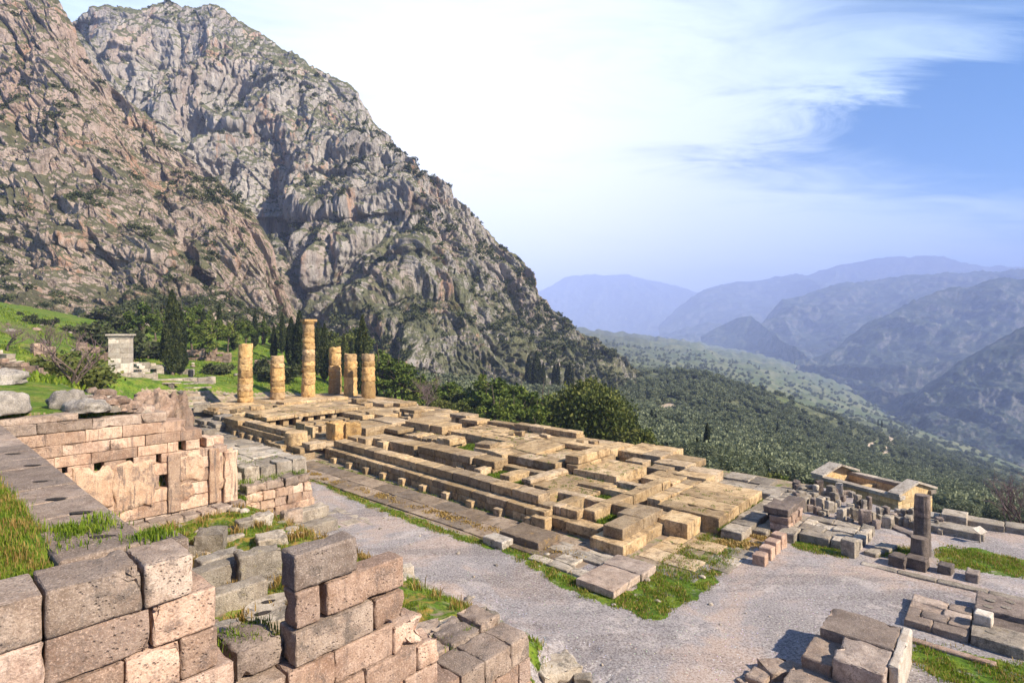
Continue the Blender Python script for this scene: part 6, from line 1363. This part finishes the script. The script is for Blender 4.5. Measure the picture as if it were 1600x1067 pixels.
# one individual of each sort stands in the scene as the pattern for its mass
pt_ = [];
for i, K in enumerate(K_FAROL):
    j = 171 + i; pt_.append(K.single('olive_tree', ol[j][2], ol[j][3], zz_[j] - .4, 1.0, 0, 'grey green olive tree on the near part of the valley slope', 'olive tree', 'olive trees on the near slope'))
rest = np.arange(175, len(ol))
for i in range(2):
    s = rest[i::2]; scatter('olive_grove', np.stack([ol[s, 2], ol[s, 3], zz_[s] - .4], 1), VR.uniform(.7, 1.35, len(s)) * (1 + ol[s, 1] / 1300.), pt_[i])
pb_ = []
for i, (px, d) in enumerate([(690, 84), (455, 94)]):
    x, y = atd(px, d); pb_.append(K_SCRUB[i].single('scrub_bush', x, y, gz(x, y), 1.0, 0, ['low scrub bush beside the leafless trees below the columns', 'low scrub bush on the grass left of the tallest column'][i], 'bush'))
def cliff_scrub(P, n, lo, smin, smax, seed, kind):
    du = np.gradient(P, axis=1); dv = np.gradient(P, axis=0); Nn = np.cross(du, dv); Nn /= np.linalg.norm(Nn, axis=-1, keepdims=True) + 1e-9
    m = P.shape[0] - 14; r = VR.randint(2, m + 2, n); c = VR.randint(2, P.shape[1] - 2, n); p = P[r, c]; nz = np.abs(Nn[r, c, 2])
    g = .9 * pn(p / 22., seed) + .6 * pn(p / 7., seed + 1) + .55 * pn(p / 75., seed + 2); k = (nz * .9 + g) > lo
    p = p[k] - [0, 0, .2]; scatter('cliff_scrub', p, smin + (smax - smin) * VR.uniform(0, 1, len(p)) ** 2.2, kind)
cliff_scrub(PF, 17000, .80, .7, 2.8, 3, pb_[0]); cliff_scrub(PN_, 8000, .86, .35, 1.7, 9, pb_[1])

# ---- grass
def blades(pts, hgt, name, mat, label, per=7, w_=.012, spread=.05):
    n = len(pts) * per; b = np.repeat(pts, per, 0) + np.c_[VR.normal(0, spread, (n, 2)), np.zeros(n)]; h = np.repeat(hgt, per) * VR.uniform(.5, 1.3, n)
    a = VR.uniform(0, 6.283, n); ln = VR.uniform(.15, .7, n) * h; d = np.stack([np.cos(a), np.sin(a), 0 * a], 1); s = np.stack([-np.sin(a), np.cos(a), 0 * a], 1) * (w_ * (.6 + h / .12))[:, None]
    mid = b + d * (ln * .35)[:, None] + np.c_[np.zeros((n, 2)), h * .62]; tip = b + d * ln[:, None] + np.c_[np.zeros((n, 2)), h]
    V = np.stack([b - s - [0, 0, .03], b + s - [0, 0, .03], mid + s * .7, mid - s * .7, tip], 1).reshape(-1, 3); i = np.arange(n) * 5
    mb = MB().add(V, np.stack([i, i + 1, i + 2, i + 3], 1), np.stack([i + 3, i + 2, i + 4], 1), tint=np.repeat(VR.uniform(0, 1, n), 5))
    o = mb.build(name, mat, sharp=0); tag(o, kind='stuff'); return o
def region(f, n, *box):
    u = VR.uniform(box[0], box[1], n); v = VR.uniform(box[2], box[3], n); x = u * UX + v * VX; y = u * UY + v * VY
    nz = fbm(np.stack([x / .8, y / .8, 0 * x], 1), 3, 6); k = f(u, v, nz) & (y > .9); x, y = x[k], y[k]; return np.stack([x, y, ground_z(x, y)], 1), nz[k]
P1, n1 = region(lambda u, v, n: (n > -.75) & (v < 1.40 + .06 * n), 15000, 8.7, 25, -1.2, 1.45); blades(P1, .05 + .05 * n1.clip(-.5, 1), 'grass', GRASS, '', 11, .0042, .06); blades(P1[::3], np.full(len(P1[::3]), .09), 'dry_grass', DRYG, '', 7, .0036, .06)
P2, n2 = region(lambda u, v, n: (n > .0), 9000, 9.3, 23.6, 2.6, 11.5); blades(P2, .08 + .06 * n2.clip(0, 1), 'grass', GRASS, '', 10, .006, .07)
P3, n3 = region(lambda u, v, n: (n > .32), 6000, 9.3, 23.6, 2.6, 11.0); blades(P3[::1], .2 + .12 * n3.clip(0, 1), 'dry_grass', DRYG, '', 9, .006, .09)
def ingrass(n, polys, dens):
    out = []
    for poly in polys:
        p = np.array(poly); lo, hi = p.min(0), p.max(0); m = int(dens * (hi - lo).prod()); x = VR.uniform(lo[0], hi[0], m); y = VR.uniform(lo[1], hi[1], m)
        nz = fbm(np.stack([x / .7, y / .7, 0 * x], 1), 3, 16); k = inpoly(x + .2 * nz, y + .2 * nz, poly) & (nz > -.15); out.append(np.stack([x[k], y[k], ground_z(x[k], y[k])], 1))
    return np.vstack(out)
P4 = ingrass(0, GRASS_POLYS, 95); blades(P4, VR.uniform(.03, .11, len(P4)), 'grass', GRASS, '', 9, .009, .09); blades(P4[::4], np.full(len(P4[::4]), .10), 'dry_grass', DRYG, '', 6, .010, .12)
P5, n5 = region(lambda u, v, n: (n > .05), 5200, 13.5, 38, 18.2, 20.4); k5 = np.abs(touv(P5[:, 0], P5[:, 1])[1] - 19.35 + .02 * (touv(P5[:, 0], P5[:, 1])[0] - 20)) < .32; blades(P5[k5], np.full(k5.sum(), .13), 'dry_grass', DRYG, '', 6, .02, .1)
P6, n6 = region(lambda u, v, n: (n > .1), 2600, 8.4, 10.2, 25, 33.5); blades(P6, np.full(len(P6), .11), 'dry_grass', DRYG, '', 5, .02, .08)
pp = []
for a0, a1, b0, b1, zf in CELLS:
    m = int(110 * (a1 - a0) * (b1 - b0)); u = VR.uniform(a0 + .05, a1 - .05, m); v = VR.uniform(b0 + .05, b1 - .05, m); x, y = u * UX + v * VX, u * UY + v * VY; pp.append(np.stack([x, y, ground_z(x, y)], 1))
P7 = np.vstack(pp); blades(P7, VR.uniform(.06, .16, len(P7)), 'grass', GRASS, '', 8, .012, .08)
# weeds at wall feet, on ledges and in joints
wd = []
for (u0, u1, v0, v1, z, n, dn) in [(17, 38, 21.15, 21.35, .05, 120, 0), (8.9, 10.6, 1.4, 2.3, 6.71, 26, 0), (9.6, 10.2, 1.6, 2.2, 6.71, 40, 0), (8.66, 9.0, 2.2, 2.75, 6.7, 26, 0), (27.7, 31.5, 10.4, 14.4, 3.02, 60, 0), (25.6, 26.6, 10.6, 13.8, 2.7, 60, 0), (8.7, 9.3, 7.0, 9.2, 2.95, 30, 0), (8.3, 8.9, 3.3, 4.0, 4.95, 50, 0), (9.2, 10.2, 2.9, 4.3, 4.4, 0, 0), (24.6, 25.3, 10.0, 10.5, 2.3, 30, 0), (10.3, 13.3, 26.2, 32.2, .80, 40, 0), (17.2, 20.3, 28.5, 32, 1.1, 40, 0), (17, 20.5, 25, 28.4, .72, 70, 0), (21.4, 28.4, 28, 33, 1.3, 50, 0), (10.2, 13.4, 32.2, 32.35, .3, 40, 0), (10.1, 10.25, 26, 32.3, .3, 90, 0), (17, 38, 22.95, 23.2, 1.1, 60, 0), (12.2, 14, 24.9, 25.1, .3, 40, 0), (54, 61, 25, 36, 1.22, 40, 0), (61.4, 68, 24.3, 40, .9, 60, 0), (27.6, 36, 33, 36.6, 1.0, 50, 0)]:
    u = VR.uniform(u0, u1, n); v = VR.uniform(v0, v1, n); wd.append(np.stack([u * UX + v * VX, u * UY + v * VY, np.full(n, z)], 1))
P8 = np.vstack(wd); blades(P8, VR.uniform(.04, .12, len(P8)), 'weeds', GRASS, '', 14, .006, .07)
# tufts on the far grass slopes
xs = []
px = VR.uniform(0, 640, 9000); d = VR.uniform(30, 110, 9000); x, y = (px - CXP) / FPX * d, d; u, v = touv(x, y); k = ((u > 25) & (v < 11)) | (y > 80); x, y = x[k], y[k]; P9 = np.stack([x, y, ground_z(x, y)], 1); nz = fbm(P9 / 3., 3, 26); P9 = P9[nz > -.2]
blades(P9, VR.uniform(.14, .34, len(P9)), 'grass', GRASS, '', 6, .022, .22)
# ------------------------------------------------------------------ haze: even air over the whole valley
def build_haze():
    x0, x1, y0, y1, z0, z1 = -9000, 21000, -3000, 14500, float(GR['z'].min()) - 60, 1300.0
    V = [(x0, y0, z0), (x1, y0, z0), (x1, y1, z0), (x0, y1, z0), (x0, y0, z1), (x1, y0, z1), (x1, y1, z1), (x0, y1, z1)]
    F = [(0, 3, 2, 1), (4, 5, 6, 7), (0, 1, 5, 4), (1, 2, 6, 5), (2, 3, 7, 6), (3, 0, 4, 7)]
    m, N = newmat('haze_air')
    vol = N('ShaderNodeVolumePrincipled', ins={'Color': (.54, .64, 1.0, 1), 'Density': HAZE_D, 'Anisotropy': -0.3})
    o = N('ShaderNodeOutputMaterial'); m.node_tree.links.new(vol.outputs[0], o.inputs['Volume'])
    ob = link('haze', mesh_from('haze', V, F, smooth=False), m); tag(ob, kind='stuff')
HAZE_D = 1.8e-4
build_haze()
